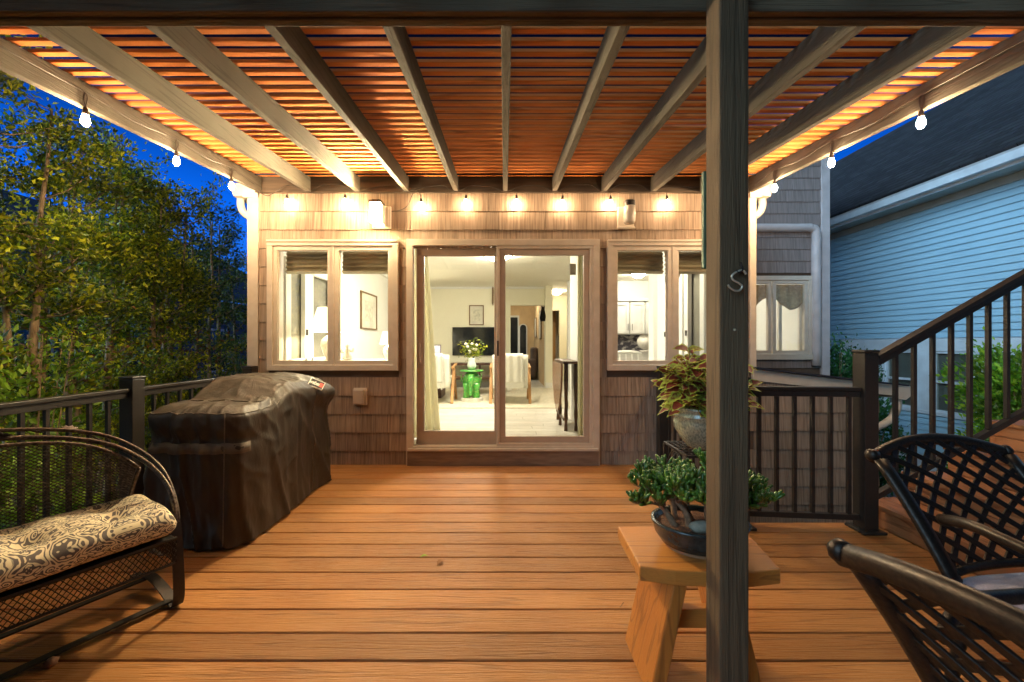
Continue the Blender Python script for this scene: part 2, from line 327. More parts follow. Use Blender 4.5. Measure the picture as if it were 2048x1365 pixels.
M['clay'] = mat('unglazed clay', (.40,.20,.10), .8)
M['potg'] = mat('crackled green grey glaze', (.30,.33,.24), .12, (.12,.15,.11), (55,55,30), 2, 8, .25, .004, spec=.7, coat=.5)
M['rock'] = mat('river stone', (.42,.36,.27), .7, (.24,.20,.15), (14,14,14), 3, 7, .5, .01)
M['steel'] = mat('bright steel', (.85,.76,.60), .35, metal=.6)
M['dgreen'] = mat('green painted board', (.085,.15,.085), .6, (.06,.11,.06), (3,3,3), 4)
M['cushg'] = mat('grey violet cushion fabric', (.25,.22,.27), .95, (.19,.165,.21), (200,200,200), 1, 3, .3, .003, sheen=.3)

def roof_mat():
    m, n, p = newmat('asphalt roof courses'); L = n.links.new
    t = n.nodes.new('ShaderNodeTexCoord'); sp = n.nodes.new('ShaderNodeSeparateXYZ'); cb = n.nodes.new('ShaderNodeCombineXYZ'); L(t.outputs['Object'], sp.inputs[0]); L(sp.outputs['Y'], cb.inputs[0]); L(sp.outputs['Z'], cb.inputs[1])
    b = n.nodes.new('ShaderNodeTexBrick'); L(cb.outputs[0], b.inputs['Vector']); b.inputs['Scale'].default_value = 1.0; b.inputs['Brick Width'].default_value = .31; b.inputs['Row Height'].default_value = .09; b.inputs['Mortar Size'].default_value = .007
    b.inputs['Color1'].default_value = (.05,.052,.07,1); b.inputs['Color2'].default_value = (.022,.023,.034,1); b.inputs['Mortar'].default_value = (.006,.006,.01,1)
    nz = n.nodes.new('ShaderNodeTexNoise'); nz.inputs['Scale'].default_value = 14; nz.inputs['Detail'].default_value = 5; L(t.outputs['Object'], nz.inputs['Vector'])
    mx = n.nodes.new('ShaderNodeMix'); mx.data_type = 'RGBA'; mx.blend_type = 'MULTIPLY'; mx.inputs['Factor'].default_value = .9; L(b.outputs[0], mx.inputs['A']); L(nz.outputs['Color'], mx.inputs['B']); 
    h = n.nodes.new('ShaderNodeHueSaturation'); h.inputs['Saturation'].default_value = .5; h.inputs['Value'].default_value = 1.1; L(mx.outputs['Result'], h.inputs['Color']); L(h.outputs[0], p.inputs['Base Color'])
    p.inputs['Roughness'].default_value = .95; bp = n.nodes.new('ShaderNodeBump'); bp.inputs['Strength'].default_value = .8; bp.inputs['Distance'].default_value = .02; L(b.outputs['Fac'], bp.inputs['Height']); bp.invert = True; L(bp.outputs[0], p.inputs['Normal']); return m
M['roofn'] = roof_mat()
def coleus_mat():
    m, n, p = newmat('coleus leaf'); L = n.links.new
    a = n.nodes.new('ShaderNodeAttribute'); a.attribute_name = 'm'
    t = n.nodes.new('ShaderNodeTexCoord'); nz = n.nodes.new('ShaderNodeTexNoise'); nz.inputs['Scale'].default_value = 60; L(t.outputs['Object'], nz.inputs['Vector'])
    ad = n.nodes.new('ShaderNodeMath'); ad.operation = 'MULTIPLY_ADD'; ad.inputs[1].default_value = .5; L(nz.outputs[0], ad.inputs[0]); L(a.outputs['Fac'], ad.inputs[2])
    g = n.nodes.new('ShaderNodeNewGeometry'); ad2 = n.nodes.new('ShaderNodeMath'); ad2.operation = 'MULTIPLY_ADD'; ad2.inputs[1].default_value = .45
    L(g.outputs['Random Per Island'], ad2.inputs[0]); L(ad.outputs[0], ad2.inputs[2])
    r = n.nodes.new('ShaderNodeMapRange'); r.inputs[1].default_value = .56; r.inputs[2].default_value = .80; L(ad2.outputs[0], r.inputs[0])
    mx = n.nodes.new('ShaderNodeMix'); mx.data_type = 'RGBA'; mx.inputs['A'].default_value = (.17,.03,.018,1); mx.inputs['B'].default_value = (.42,.50,.07,1)
    L(r.outputs[0], mx.inputs['Factor']); L(mx.outputs['Result'], p.inputs['Base Color']); p.inputs['Roughness'].default_value = .5
    tr = n.nodes.new('ShaderNodeBsdfTranslucent'); L(mx.outputs['Result'], tr.inputs[0]); ms = n.nodes.new('ShaderNodeMixShader'); ms.inputs[0].default_value = .25
    o = n.nodes['Material Output']; L(p.outputs[0], ms.inputs[1]); L(tr.outputs[0], ms.inputs[2]); L(ms.outputs[0], o.inputs[0]); return m
M['coleus'] = coleus_mat()
def cushion_mat():
    """repeating mirrored scroll ornament: contour lines of a noise taken in ping-ponged cloth coordinates"""
    m, n, p = newmat('scroll print fabric'); L = n.links.new
    def mt(op, a, b=None, c=None):
        q = n.nodes.new('ShaderNodeMath'); q.operation = op
        for i_, v_ in enumerate((a, b, c)):
            if v_ is None: continue
            if isinstance(v_, (int, float)): q.inputs[i_].default_value = v_
            else: L(v_, q.inputs[i_])
        return q.outputs[0]
    t = n.nodes.new('ShaderNodeTexCoord'); sp = n.nodes.new('ShaderNodeSeparateXYZ'); L(t.outputs['Object'], sp.inputs[0])
    yy = mt('SUBTRACT', sp.outputs['Y'], mt('MULTIPLY', sp.outputs['Z'], 1.3))
    u = mt('PINGPONG', mt('ADD', sp.outputs['X'], 10.0), .088); v = mt('PINGPONG', mt('ADD', yy, 10.03), .125)
    cb = n.nodes.new('ShaderNodeCombineXYZ'); L(u, cb.inputs[0]); L(v, cb.inputs[1])
    n1 = n.nodes.new('ShaderNodeTexNoise'); n1.inputs['Scale'].default_value = 21; n1.inputs['Detail'].default_value = .6; n1.inputs['Distortion'].default_value = 1.8; L(cb.outputs[0], n1.inputs['Vector'])
    s1_ = mt('SINE', mt('MULTIPLY', n1.outputs[0], 38.0))
    # small rosettes on the axes of the repeat
    rd = mt('SQRT', mt('ADD', mt('MULTIPLY', u, u), mt('POWER', mt('SUBTRACT', v, .045), 2.0)))
    ring = mt('SINE', mt('MULTIPLY', rd, 420.0))
    near = n.nodes.new('ShaderNodeMapRange'); near.inputs[1].default_value = .022; near.inputs[2].default_value = .016; L(rd, near.inputs[0])
    mxv = n.nodes.new('ShaderNodeMix'); L(near.outputs[0], mxv.inputs['Factor']); L(s1_, mxv.inputs['A']); L(ring, mxv.inputs['B'])
    r = n.nodes.new('ShaderNodeMapRange'); r.inputs[1].default_value = -.22; r.inputs[2].default_value = .05; L(mxv.outputs['Result'], r.inputs[0])
    mx = n.nodes.new('ShaderNodeMix'); mx.data_type = 'RGBA'; mx.inputs['A'].default_value = (.12,.10,.095,1); mx.inputs['B'].default_value = (.70,.60,.40,1)
    L(r.outputs[0], mx.inputs['Factor']); L(mx.outputs['Result'], p.inputs['Base Color']); p.inputs['Roughness'].default_value = .9
    wv = n.nodes.new('ShaderNodeTexNoise'); wv.inputs['Scale'].default_value = 400; L(t.outputs['Object'], wv.inputs['Vector'])
    bp = n.nodes.new('ShaderNodeBump'); bp.inputs['Strength'].default_value = .25; bp.inputs['Distance'].default_value = .003; L(wv.outputs[0], bp.inputs['Height']); L(bp.outputs[0], p.inputs['Normal'])
    return m
M['scroll'] = cushion_mat()

# ------------------------------------------------------------------ ground
GZ = -1.1
g = MB(); g.grid(lambda u, v: (-120+240*u, -60+240*v, GZ), 1, 1); tag(g.build('ground', M['soil']), kind='structure')
g = MB(); g.grid(lambda u, v: (4.15+2.5*u, -4+22*v, GZ+.006), 1, 1); tag(g.build('driveway', M['drive']), kind='structure')

# ------------------------------------------------------------------ deck
P_ = .1450; Y0 = 25.32*P_
d = MB(); YW = 3.93
for k in range(-2, 44):
    ya = Y0 - P_*(k+1) + .0042; yb = Y0 - P_*k - .0042
    yb = min(yb, YW-.003)
    if ya > YW: continue
    x1 = 2.49 if yb < 2.66 else 1.66
    x0 = -2.62
    cut = [x0, x1]
    b0 = d
    for a_, c_ in zip(cut[:-1], cut[1:]):
        e_ = .003
        # eased top edges
        vs = [(x, y, z) for x in (a_, c_) for (y, z) in ((ya, -.026), (ya, -e_), (ya+e_, 0), (yb-e_, 0), (yb, -e_), (yb, -.026))]
        d.add(vs, [(i, (i+1) % 6, 6+(i+1) % 6, 6+i) for i in range(6)][::1] + [(0,1,2,3,4,5)[::-1], tuple(range(6,12))])
deck = d.build('deck', M['deck'], fixn=True); tag(deck, kind='structure')
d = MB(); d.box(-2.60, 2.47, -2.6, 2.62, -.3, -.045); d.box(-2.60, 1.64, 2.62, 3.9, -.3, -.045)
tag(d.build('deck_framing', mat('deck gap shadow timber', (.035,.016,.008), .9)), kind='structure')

# ------------------------------------------------------------------ house
house = thing('house', 'shingled house with beige trim, sliding glass door and lit rooms facing the deck', 'house', (0, YW, GZ))
WX0, WX1 = -2.50, 2.49
# openings (x0,x1,z0,z1)
LWIN = (-2.38, -1.067, .952, 2.257); RWIN = (1.032, 2.345, .952, 2.257); DOOR = (-.981, .951, 0.0, 2.267)
def wallwith(name, mt, y0, y1, x0, x1, z0, z1, ops, parent):
    m = MB(); ops = sorted(ops); x = x0
    for (a, b, c, e_) in ops:
        if a > x: m.box(x, a, y0, y1, z0, z1)
        if c > z0: m.box(a, b, y0, y1, z0, c)
        if e_ < z1: m.box(a, b, y0, y1, e_, z1)
        x = b
    if x < x1: m.box(x, x1, y0, y1, z0, z1)
    return m.build(name, mt, parent)
wallwith('wall', M['wall'], YW+.012, YW+.12, WX0, WX1, GZ, 3.3, [LWIN, DOOR, RWIN], house)
def shingles(name, mt, y, x0, x1, z0, z1, course, ops, parent, zoff=0, wmin=.075, wmax=.20, thick=.012, maxz=None):
    m = MB(); z = z0 + zoff; row = 0
    while z < z1 - .01:
        zt = min(z+course, z1)
        spans = [(x0, x1)]
        for (a, b, c, e_) in ops:
            # the course is cut around an opening that covers more than its middle
            ns = []
            for (p, q) in spans:
                if c-.002 < (z+zt)/2 < e_+.002 and q > a and p < b:
                    if p < a: ns.append((p, a))
                    if q > b: ns.append((b, q))
                else: ns.append((p, q))
            spans = ns
        for (p, q) in spans:
            x = p
            while x < q-.004:
                wd = random.uniform(wmin, wmax)
                if q-(x+wd) < wmin*.6: wd = q-x
                t = random.uniform(-.0015, .002); dz = random.uniform(-.0015, .0015)
                xa, xb = x+.0012, min(x+wd, q)-.0012
                zz1 = zt
                if maxz: zz1 = min(zt, maxz((xa+xb)/2))
                if zz1 - z > .02:
                    yo = y - thick - t
                    m.add([(xa,yo,z+dz),(xb,yo,z+dz),(xb,y-.002,zz1),(xa,y-.002,zz1),(xa,y+.004,z+dz),(xb,y+.004,z+dz)],
                          [(0,1,2,3),(4,5,1,0),(0,3,4),(1,5,2)])
                x += wd
        z += course; row += 1
    return m.build(name, mt, parent)
COURSE = .1862
shingles('shingle_siding', M['shingle'], YW, WX0+.02, WX1-.02, 0.0, 2.95, COURSE, [LWIN, DOOR, RWIN], house, zoff=-.05)
# corner boards
m = MB(); m.box(WX0-.09, WX0+.02, YW-.022, YW+.02, GZ, 3.0); m.build('corner_board', M['trim'], house, bevel=.003)
m = MB(); m.box(WX1-.02, WX1+.045, YW-.022, YW+.02, .97, 3.0); m.build('corner_board', M['trim'], house, bevel=.003)
m = MB(); m.box(WX0-.09, WX0-.0, YW+.022, YW+5.6, GZ, 3.0); m.build('side_wall', M['wall'], house)
# eaves: fascia return and gutters on both sides, roof above
def gutter(xs, side):
    m = MB()
    xo = xs; pr = [(0,.13),(0,.012),(.10,0),(.115,.04),(.13,.07),(.15,.09),(.155,.13)]
    poly = [(xo+side*a, 2.70+b) for a, b in pr]
    m.prism(poly, YW-.03, YW+5.6, 'y'); return m
m = gutter(WX0-.12, -1); gl = m.build('gutter', M['white'], house, fixn=True)
m = gutter(WX1+.08, 1); gr = m.build('gutter', M['white'], house, fixn=True)
m = MB(); m.box(WX0-.13, WX0+.02, YW-.035, YW+5.6, 2.69, 2.88); m.build('fascia', M['white'], house, bevel=.004)
m = MB(); m.box(WX1-.02, WX1+.09, YW-.035, YW+2.1, 2.69, 2.88); m.build('fascia', M['white'], house, bevel=.004)
for (x, sgn) in ((WX0-.20, 1), (WX1+.15, -1)):
    m = MB(); pts = smoothpath([(x,YW+.05,2.70),(x,YW+.05,2.63),(x+sgn*.03,YW+.05,2.56),(x+sgn*.11,YW+.05,2.50),(x+sgn*.14,YW+.05,2.45)], 5)
    m.tube(pts, .036, 10); m.build('downspout_elbow', M['white'], house, smooth=True)
m = MB(); m.add([(WX0-.3,YW-.15,2.9),(WX1+.25,YW-.15,2.9),(WX1+.25,YW+4,5.0),(WX0-.3,YW+4,5.0),(WX0-.3,YW-.15,2.86),(WX1+.25,YW-.15,2.86),(WX1+.25,YW+4,4.96),(WX0-.3,YW+4,4.96)],
    [(0,1,2,3),(7,6,5,4),(0,4,5,1),(1,5,6,2),(2,6,7,3),(3,7,4,0)])
m.build('roof', M['roofsh'], house)

def window(name, W, parent, mull, panes, sash='trim', handle=None):
    x0, x1, z0, z1 = W; y = YW
    m = MB(); c = .055
    m.box(x0, x1, y-.045, y+.0, z1-c, z1); m.box(x0, x1, y-.045, y, z0, z0+c)
    m.box(x0, x0+c, y-.045, y, z0+c, z1-c); m.box(x1-c, x1, y-.045, y, z0+c, z1-c)
    m.box(x0-.0, x1+.0, y-.055, y-.0455, z1-.018, z1+.004)
    f = m.build(name, M['trim'], parent, bevel=.003)
    for (a, b) in panes:
        s = MB(); t = .042; za, zb = z0+c+.003, z1-c-.003
        s.box(a, b, y-.03, y+.02, zb-t, zb); s.box(a, b, y-.03, y+.02, za, za+t)
        s.box(a, a+t, y-.03, y+.02, za+t, zb-t); s.box(b-t, b, y-.03, y+.02, za+t, zb-t)
        s.box(a+t, a+t+.008, y-.018, y+.012, za+t, zb-t); s.box(b-t-.008, b-t, y-.018, y+.012, za+t, zb-t)
        s.build('sash', M[sash], f, bevel=.003)
        q = MB(); q.box(a+t, b-t, y-.004, y+.002, za+t, zb-t); q.build('glass', M['glass'], f)
    s = MB(); s.box(mull[0], mull[1], y-.036, y+.02, z0+c, z1-c); s.build('mullion', M['trim'], f, bevel=.003)
    # jamb liner through the wall
    s = MB(); s.box(x0, x0+.03, y+.021, y+.2, z0, z1); s.box(x1-.03, x1, y+.021, y+.2, z0, z1); s.box(x0+.03, x1-.03, y+.021, y+.2, z0, z0+.03); s.box(x0+.03, x1-.03, y+.021, y+.2, z1-.03, z1)
    s.build('jamb', M['white'], f)
    return f
cx = -1.722
lw = window('window', LWIN, house, (cx-.012, cx+.012), [(LWIN[0]+.058, cx-.013), (cx+.013, LWIN[1]-.058)])
cx2 = 1.694
rw = window('window', RWIN, house, (cx2-.012, cx2+.012), [(RWIN[0]+.058, cx2-.013), (cx2+.013, RWIN[1]-.058)])

# sliding door
x0, x1, z0, z1 = DOOR; y = YW
m = MB(); c = .065
m.box(x0, x1, y-.05, y+.02, z1-c, z1); m.box(x0, x0+c, y-.05, y+.02, .0, z1-c); m.box(x1-c, x1, y-.05, y+.02, .0, z1-c)
m.box(x0+.02, x1-.02, y-.075, y-.051, .152, .176); m.box(x0+c, x1-c, y-.05, y+.13, .15, .195)
df = m.build('sliding_door', M['trim'], house, bevel=.003)
m = MB(); m.box(x0+.01, x1-.01, y-.06, y+.02, .002, .150); m.build('threshold', M['sill'], df, bevel=.003)
def leafdoor(a, b, za, zb, t, tb, yy, mt, nm, gm):
    s = MB(); s.box(a, b, yy-.02, yy+.02, zb-t, zb); s.box(a, b, yy-.02, yy+.02, za, za+tb)
    s.box(a, a+t, yy-.02, yy+.02, za+tb, zb-t); s.box(b-t, b, yy-.02, yy+.02, za+tb, zb-t)
    p = s.build(nm, M[mt], df, bevel=.003)
    q = MB(); q.box(a+t, b-t, yy-.003, yy+.003, za+tb, zb-t); q.build('door_glass', M[gm], df)
xm = pX(998, y)
leafdoor(x0+c+.02, xm+.03, .197, z1-c-.01, .078, .135, y+.045, 'trimd', 'door_panel', 'glass')
# fixed panel with its light outer rim
s = MB(); a, b, za, zb = xm-.026, x1-c, .176, z1-c; t = .032
s.box(a, b, y-.045, y-.012, zb-t, zb); s.box(a, b, y-.045, y-.012, za, za+.05); s.box(a, a+t, y-.045, y-.012, za+.05, zb-t); s.box(b-t, b, y-.045, y-.012, za+.05, zb-t)
s.build('panel_rim', M['trim'], df, bevel=.004)
leafdoor(a+t+.002, b-t-.002, za+.052, zb-t-.002, .058, .062, y-.03+.02, 'trimd', 'screen_panel', 'glassd')
s = MB(); s.box(xm-.018, xm-.002, y-.052, y-.0455, pZ(712, y), pZ(682, y)); s.build('door_latch', M['metal'], df)
s = MB(); hx = x0+c+.055
s.tube(smoothpath([(hx,y+.02,1.02),(hx+.01,y-.015,1.04),(hx+.01,y-.02,1.12),(hx+.01,y-.015,1.20),(hx,y+.02,1.22)],4), .009, 8); s.build('door_handle', M['trimd'], df, smooth=True)

# outlet box and sconces (part of the wall furniture, each a thing of its own)
ob = thing('outlet_box', 'beige weatherproof outlet box on the shingles below the left window', 'outlet', (pX(721,YW), YW, .6))
px0, px1, pz0, pz1 = pX(709,YW), pX(735,YW), pZ(810,YW), pZ(776,YW)
m = MB(); m.box(px0, px1, YW-.03, YW-.0005, pz0, pz1); m.build('back_box', M['trim'], ob, bevel=.004)
m = MB(); m.box(px0+.004, px1-.022, YW-.062, YW-.031, pz0+.012, pz1-.012); m.build('cover', M['trimd'], ob, bevel=.01)

# lit sconce
LX = pX(761, 3.9)
sc = thing('wall_lantern', 'lit square wall lantern glowing yellow above the left window', 'wall lamp', (LX, YW, 2.48))
m = MB(); m.box(LX-.085, LX+.105, YW-.035, YW-.012, 2.375, 2.60); m.box(LX-.07, LX+.09, YW-.05, YW-.0355, 2.39, 2.585); m.build('back_plate', M['white'], sc, bevel=.006)
m = MB(); m.box(LX-.062, LX+.042, YW-.168, YW-.0555, 2.402, 2.583); m.build('lamp_body', M['sconce_side'], sc, bevel=.004)
m = MB(); m.box(LX-.058, LX+.038, YW-.1745, YW-.1685, 2.404, 2.580); m.build('lamp_glass', M['sconce'], sc)
m = MB(); m.box(LX-.072, LX+.052, YW-.178, YW-.053, 2.588, 2.612); m.box(LX-.05, LX+.03, YW-.15, YW-.07, 2.6125, 2.63); m.build('lamp_hood', M['irond'], sc, bevel=.004)
m = MB(); m.box(LX+.048, LX+.056, YW-.16, YW-.0505, 2.40, 2.585); m.build('side_bracket', M['white'], sc)
# unlit sconce
RX = pX(1252, 3.9)
sc2 = thing('wall_lantern', 'unlit jar shaped wall lantern with black cap above the right window', 'wall lamp', (RX, YW, 2.45))
m = MB(); m.box(RX-.085, RX+.08, YW-.035, YW-.012, 2.375, 2.595); m.box(RX-.095, RX+.085, YW-.06, YW-.0355, 2.365, 2.39); m.build('back_plate', M['trim'], sc2, bevel=.006)
m = MB(); m.lathe([(.0,2.40),(.045,2.402),(.055,2.42),(.058,2.50),(.056,2.57)], (RX+.01, YW-.11, 0), 20); m.build('lamp_glass', M['frost'], sc2, smooth=True)
m = MB(); m.lathe([(.052,2.571),(.055,2.575),(.055,2.62),(.045,2.628),(0,2.63)], (RX+.01, YW-.11, 0), 20); m.build('lamp_cap', M['irond'], sc2)
m = MB(); m.box(RX-.03, RX+.0, YW-.1, YW-.036, 2.50, 2.56); m.build('bracket', M['irond'], sc2)

# ---- annex (low shed) beside the deck
annex = thing('shed_annex', 'low shingled lean-to with a sloping top edge behind the railing', 'annex', (3.1, YW, GZ))
AX0, AX1 = WX1+.045, 3.78
rk = lambda x: .967 - (x-AX0)*(.967-.79)/(4.0-AX0)
m = MB(); m.prism([(AX0-.05,GZ),(AX1,GZ),(AX1,rk(AX1)-.03),(AX0-.05,rk(AX0)-.03)], YW-.001, 6.05, 'y'); m.build('annex_wall', M['wall'], annex)
shingles('shingle_siding', M['shingle'], YW-.002, 1.68, AX1, GZ, 1.2, COURSE, [], annex, zoff=COURSE*2-.05+.0, maxz=lambda x: (rk(x)-.10 if x > WX1-.02 else -.055))
m = MB(); m.add([(AX0-.04,YW-.03,rk(AX0)-.115),(AX1+.28,YW-.03,rk(AX1+.28)-.10),(AX1+.28,YW-.03,rk(AX1+.28)),(AX0-.04,YW-.03,rk(AX0)),
                 (AX0-.04,YW+.0,rk(AX0)-.115),(AX1+.28,YW+.0,rk(AX1+.28)-.10),(AX1+.28,YW+.0,rk(AX1+.28)),(AX0-.04,YW+.0,rk(AX0))],
                [(0,1,2,3),(7,6,5,4),(0,4,5,1),(1,5,6,2),(2,6,7,3),(3,7,4,0)]); m.build('rake_board', M['trim'], annex)
m = MB(); m.add([(AX0-.03,YW-.07,rk(AX0)+.004),(4.02,YW-.07,.795),(4.02,6.07,.795),(AX0-.03,6.07,rk(AX0)+.004),(AX0-.03,YW-.07,rk(AX0)+.022),(4.02,YW-.07,.812),(4.02,6.07,.812),(AX0-.03,6.07,rk(AX0)+.022)],
                [(3,2,1,0),(4,5,6,7),(0,1,5,4),(1,2,6,5),(2,3,7,6),(3,0,4,7)]); m.build('annex_roof', M['roofsh'], annex)
m = MB(); m.prism([(3.93,.67),(4.0,.66),(4.05,.70),(4.06,.74),(4.09,.79),(3.93,.79)], YW-.06, 6.0, 'y'); m.build('gutter', M['trim'], annex, fixn=True)
m = MB(); m.tube(smoothpath([(3.97,YW+.0,.66),(3.97,YW,.58),(3.93,YW,.48),(3.84,YW,.41),(3.75,YW,.37),(3.70,YW,.30),(3.70,YW,.1)],5), .035, 10); m.build('downspout', M['trim'], annex, smooth=True)

# ---- wing of the house set back on the right
wing = thing('house_wing', 'taller set back house wing with casement windows and mauve lit shingles', 'house wing', (4, 6.1, GZ))
YG = 6.1; WWX1 = pX(1641, YG); WWX0 = 2.62
WO = [(pX(1512,YG)-.5, pX(1622,YG), pZ(717,YG), pZ(553,YG))]
wallwith('wall', M['wall'], YG+.014, YG+.12, WWX0, WWX1, GZ, 4.45, WO, wing)
shingles('shingle_siding', M['shingle_wing'], YG, WWX0, WWX1, .8, 4.45, COURSE, WO, wing, zoff=.04, wmin=.1, wmax=.3)
m = MB(); m.box(WWX1, pX(1657,YG), YG-.03, YG+.03, GZ, 4.5); m.build('corner_board', M['lav'], wing, bevel=.004)
m = MB(); m.box(pX(1657,YG)-.005, pX(1657,YG)+.0, YG+.031, YG+5, GZ, 4.5); m.box(WWX0-.02,WWX1, YG+4.9,YG+5, GZ,4.5); m.build('side_wall', M['shingle_wing'], wing)
m = MB(); m.add([(WWX0-.1,YG-.3,4.45),(WWX1+.35,YG-.3,4.45),(WWX1+.35,YG+5,6.6),(WWX0-.1,YG+5,6.6)], [(0,1,2,3)]); m.build('roof', M['roofsh'], wing, solid=.05)
xr = pX(1632, YG-.05); zt = pZ(456, YG-.05)
m = MB(); m.tube(smoothpath([(2.75,YG-.05,zt),(xr-.3,YG-.05,zt),(xr-.08,YG-.05,zt-.005),(xr,YG-.05,zt-.09),(xr,YG-.05,zt-.5),(xr,YG-.05,.88)],6), .062, 14)
m.build('downspout', M['lav'], wing, smooth=True)
a, b, z0_, z1_ = WO[0]; c = .07
m = MB(); m.box(a, b, YG-.05, YG+.03, z1_-c, z1_); m.box(a-.02, b+.03, YG-.07, YG+.03, z0_-.02, z0_+c); m.box(b-c, b, YG-.05, YG+.03, z0_+c, z1_-c); m.box(a, a+c, YG-.05, YG+.03, z0_+c, z1_-c)
wf = m.build('window', M['white'], wing, bevel=.005)
for (p, q) in ((pX(1487,YG), pX(1540,YG)), (pX(1543,YG), pX(1613,YG))):
    s = MB(); t = .05; za, zb = z0_+c+.003, z1_-c-.003
    s.box(p, q, YG-.035, YG+.02, zb-t, zb); s.box(p, q, YG-.035, YG+.02, za, za+t); s.box(p, p+t, YG-.035, YG+.02, za+t, zb-t); s.box(q-t, q, YG-.035, YG+.02, za+t, zb-t)
    s.build('sash', M['white'], wf, bevel=.004)
    s = MB(); s.box(p+t, q-t, YG-.004, YG+.002, za+t, zb-t); s.build('glass', M['glass'], wf)
m = MB(); m.grid(lambda u, v: (pX(1480,YG)+u*(b-.05-pX(1480,YG)), YG+.1+.012*math.sin(u*40), pZ(568,YG)-v*(.30+.10*math.sin(u*9.5))), 60, 8); m.build('valance', mat('floral valance fabric', (.55,.42,.24), .9, (.38,.28,.15), (12,12,12), 2, 5), wing, smooth=True, solid=.004)
m = MB(); m.box(pX(1556,YG+.15), pX(1562,YG+.15), YG+.13, YG+.17, z0_, z1_-.25); m.box(pX(1597,YG+.15), pX(1603,YG+.15), YG+.13, YG+.17, z0_, z1_-.25); m.build('inner_frame', M['white'], wing)

# ------------------------------------------------------------------ rooms behind the glass
room = thing('interior_room', 'cream lit rooms seen through the sliding door and windows', 'room', (0, 4.1, .17))
FZ, CZ = .17, 2.61; RB = 9.5
m = MB()
yy = 4.06
while yy < 13:
    xx = -2.42
    while xx < (2.35 if yy < 6.2 else 4.8):
        L_ = random.uniform(.8, 1.6); m.box(xx, min(xx+L_-.003, 2.36 if yy < 6.2 else 4.9), yy, yy+.147, FZ-.02, FZ); xx += L_
    yy += .15
m.build('plank_floor', M['ifloor'], room)
m = MB(); m.box(-2.45, 2.44, 4.055, 13.2, CZ, CZ+.05); m.box(2.441, 4.9, 6.25, 9.5, CZ, CZ+.05); m.build('ceiling', M['iceil'], room)
# left side wall with windows
LWS = [(4.25, 4.65, 1.0, 2.12), (4.75, 5.35, 1.0, 2.12)]
def sidewall(X0, X1, y0, y1, ops, nm, mt):
    m = MB(); y_ = y0
    for (a, b, c_, e_) in ops:
        m.box(X0, X1, y_, a, FZ, CZ); m.box(X0, X1, a, b, FZ, c_); m.box(X0, X1, a, b, e_, CZ); y_ = b
    m.box(X0, X1, y_, y1, FZ, CZ); return m.build(nm, mt, room)
sidewall(-2.47, -2.41, 4.055, RB, LWS, 'left_wall', M['iwhite'])
sidewall(2.36, 2.44, 4.055, 6.0, [(4.55, 4.95, 1.0, 2.15), (5.1, 5.6, 1.0, 2.15)], 'right_wall', M['iwhite'])
def sidewin(X, sgn, ops):
    for (a, b, c_, e_) in ops:
        s = MB(); t = .05; xa, xb = sorted((X, X+sgn*.05))
        s.box(xa, xb, a, b, e_-t, e_+.05); s.box(xa, xb, a, b, c_-.04, c_+t); s.box(xa, xb, a-.05, a+t, c_-.04, e_+.05); s.box(xa, xb, b-t, b+.05, c_-.04, e_+.05)
        f = s.build('side_window', M['iwhite'], room)
        s = MB(); s.box(X-sgn*.02, X-sgn*.03, a, b, c_, e_) if sgn < 0 else s.box(X-.03, X-.02, a, b, c_, e_)
        s.build('pane', mat('reflection grey pane', (.20,.195,.16), .12, (.30,.28,.22), (2,1,1.2), 2, 3, spec=.6), f)  # opaque grey colour paints in the room's reflection on the glass
        s = MB(); s.box(xa+(.0505 if sgn>0 else -.012), xa+(.0625 if sgn>0 else -.0005), b-.03, b+.0, c_+.32, c_+.39); s.build('sash_lock', M['irond'], f)
sidewin(-2.41, 1, LWS); sidewin(2.36, -1, [(4.55, 4.95, 1.0, 2.15), (5.1, 5.6, 1.0, 2.15)])
# back wall with opening, header
m = MB(); OX0, OX1, OZ = pX(1021,RB), .98, pZ(611,RB)
m.box(-2.47, OX0, RB, RB+.12, FZ, CZ); m.box(OX0, OX1, RB, RB+.12, OZ, CZ)
m.box(OX1, OX1+.17, 9.3, RB+.12, FZ, CZ); m.build('back_wall', M['iwall'], room)
m = MB(); m.box(-2.41, OX0-.01, RB-.015, RB-.0005, FZ, FZ+.12); m.box(OX1, OX1+.17, 9.285, 9.2995, FZ, FZ+.12); m.build('baseboard', M['iwhite'], room)
m = MB(); m.box(-2.41, OX1, RB-.05, RB-.0005, CZ-.05, CZ-.001); m.box(-2.4095, -2.36, 4.1, RB-.06, CZ-.05, CZ-.001); m.build('crown_moulding', M['iwhite'], room)
m = MB(); m.box(OX1, OX1+.10, RB+.121, 13, FZ, CZ); m.box(-1.5, OX1, 13.0, 13.1, FZ, CZ); m.build('hall_wall', M['iwarm'], room)
m = MB(); m.box(OX1+.6, 2.6, 11.2, 11.3, FZ, CZ); m.box(OX1+.171, OX1+.6, 11.2, 11.3, 2.18, CZ); m.build('passage_wall', M['iwall'], room)
m = MB(); m.box(OX1+.171, OX1+.6, 12.0, 12.05, FZ, 2.5); m.build('passage_door', mat('amber door', (.42,.22,.06), .5), room)
m = MB(); m.box(.98, 5.0, 13.001, 13.1, FZ-.02, CZ); m.box(2.6, 2.7, 8.7, 13, FZ-.02, CZ); m.build('rear_wall', M['iwall'], room)
m = MB(); m.box(.93, 1.0, 4.055, 5.5, FZ, CZ); m.build('partition', M['iwhite'], room)
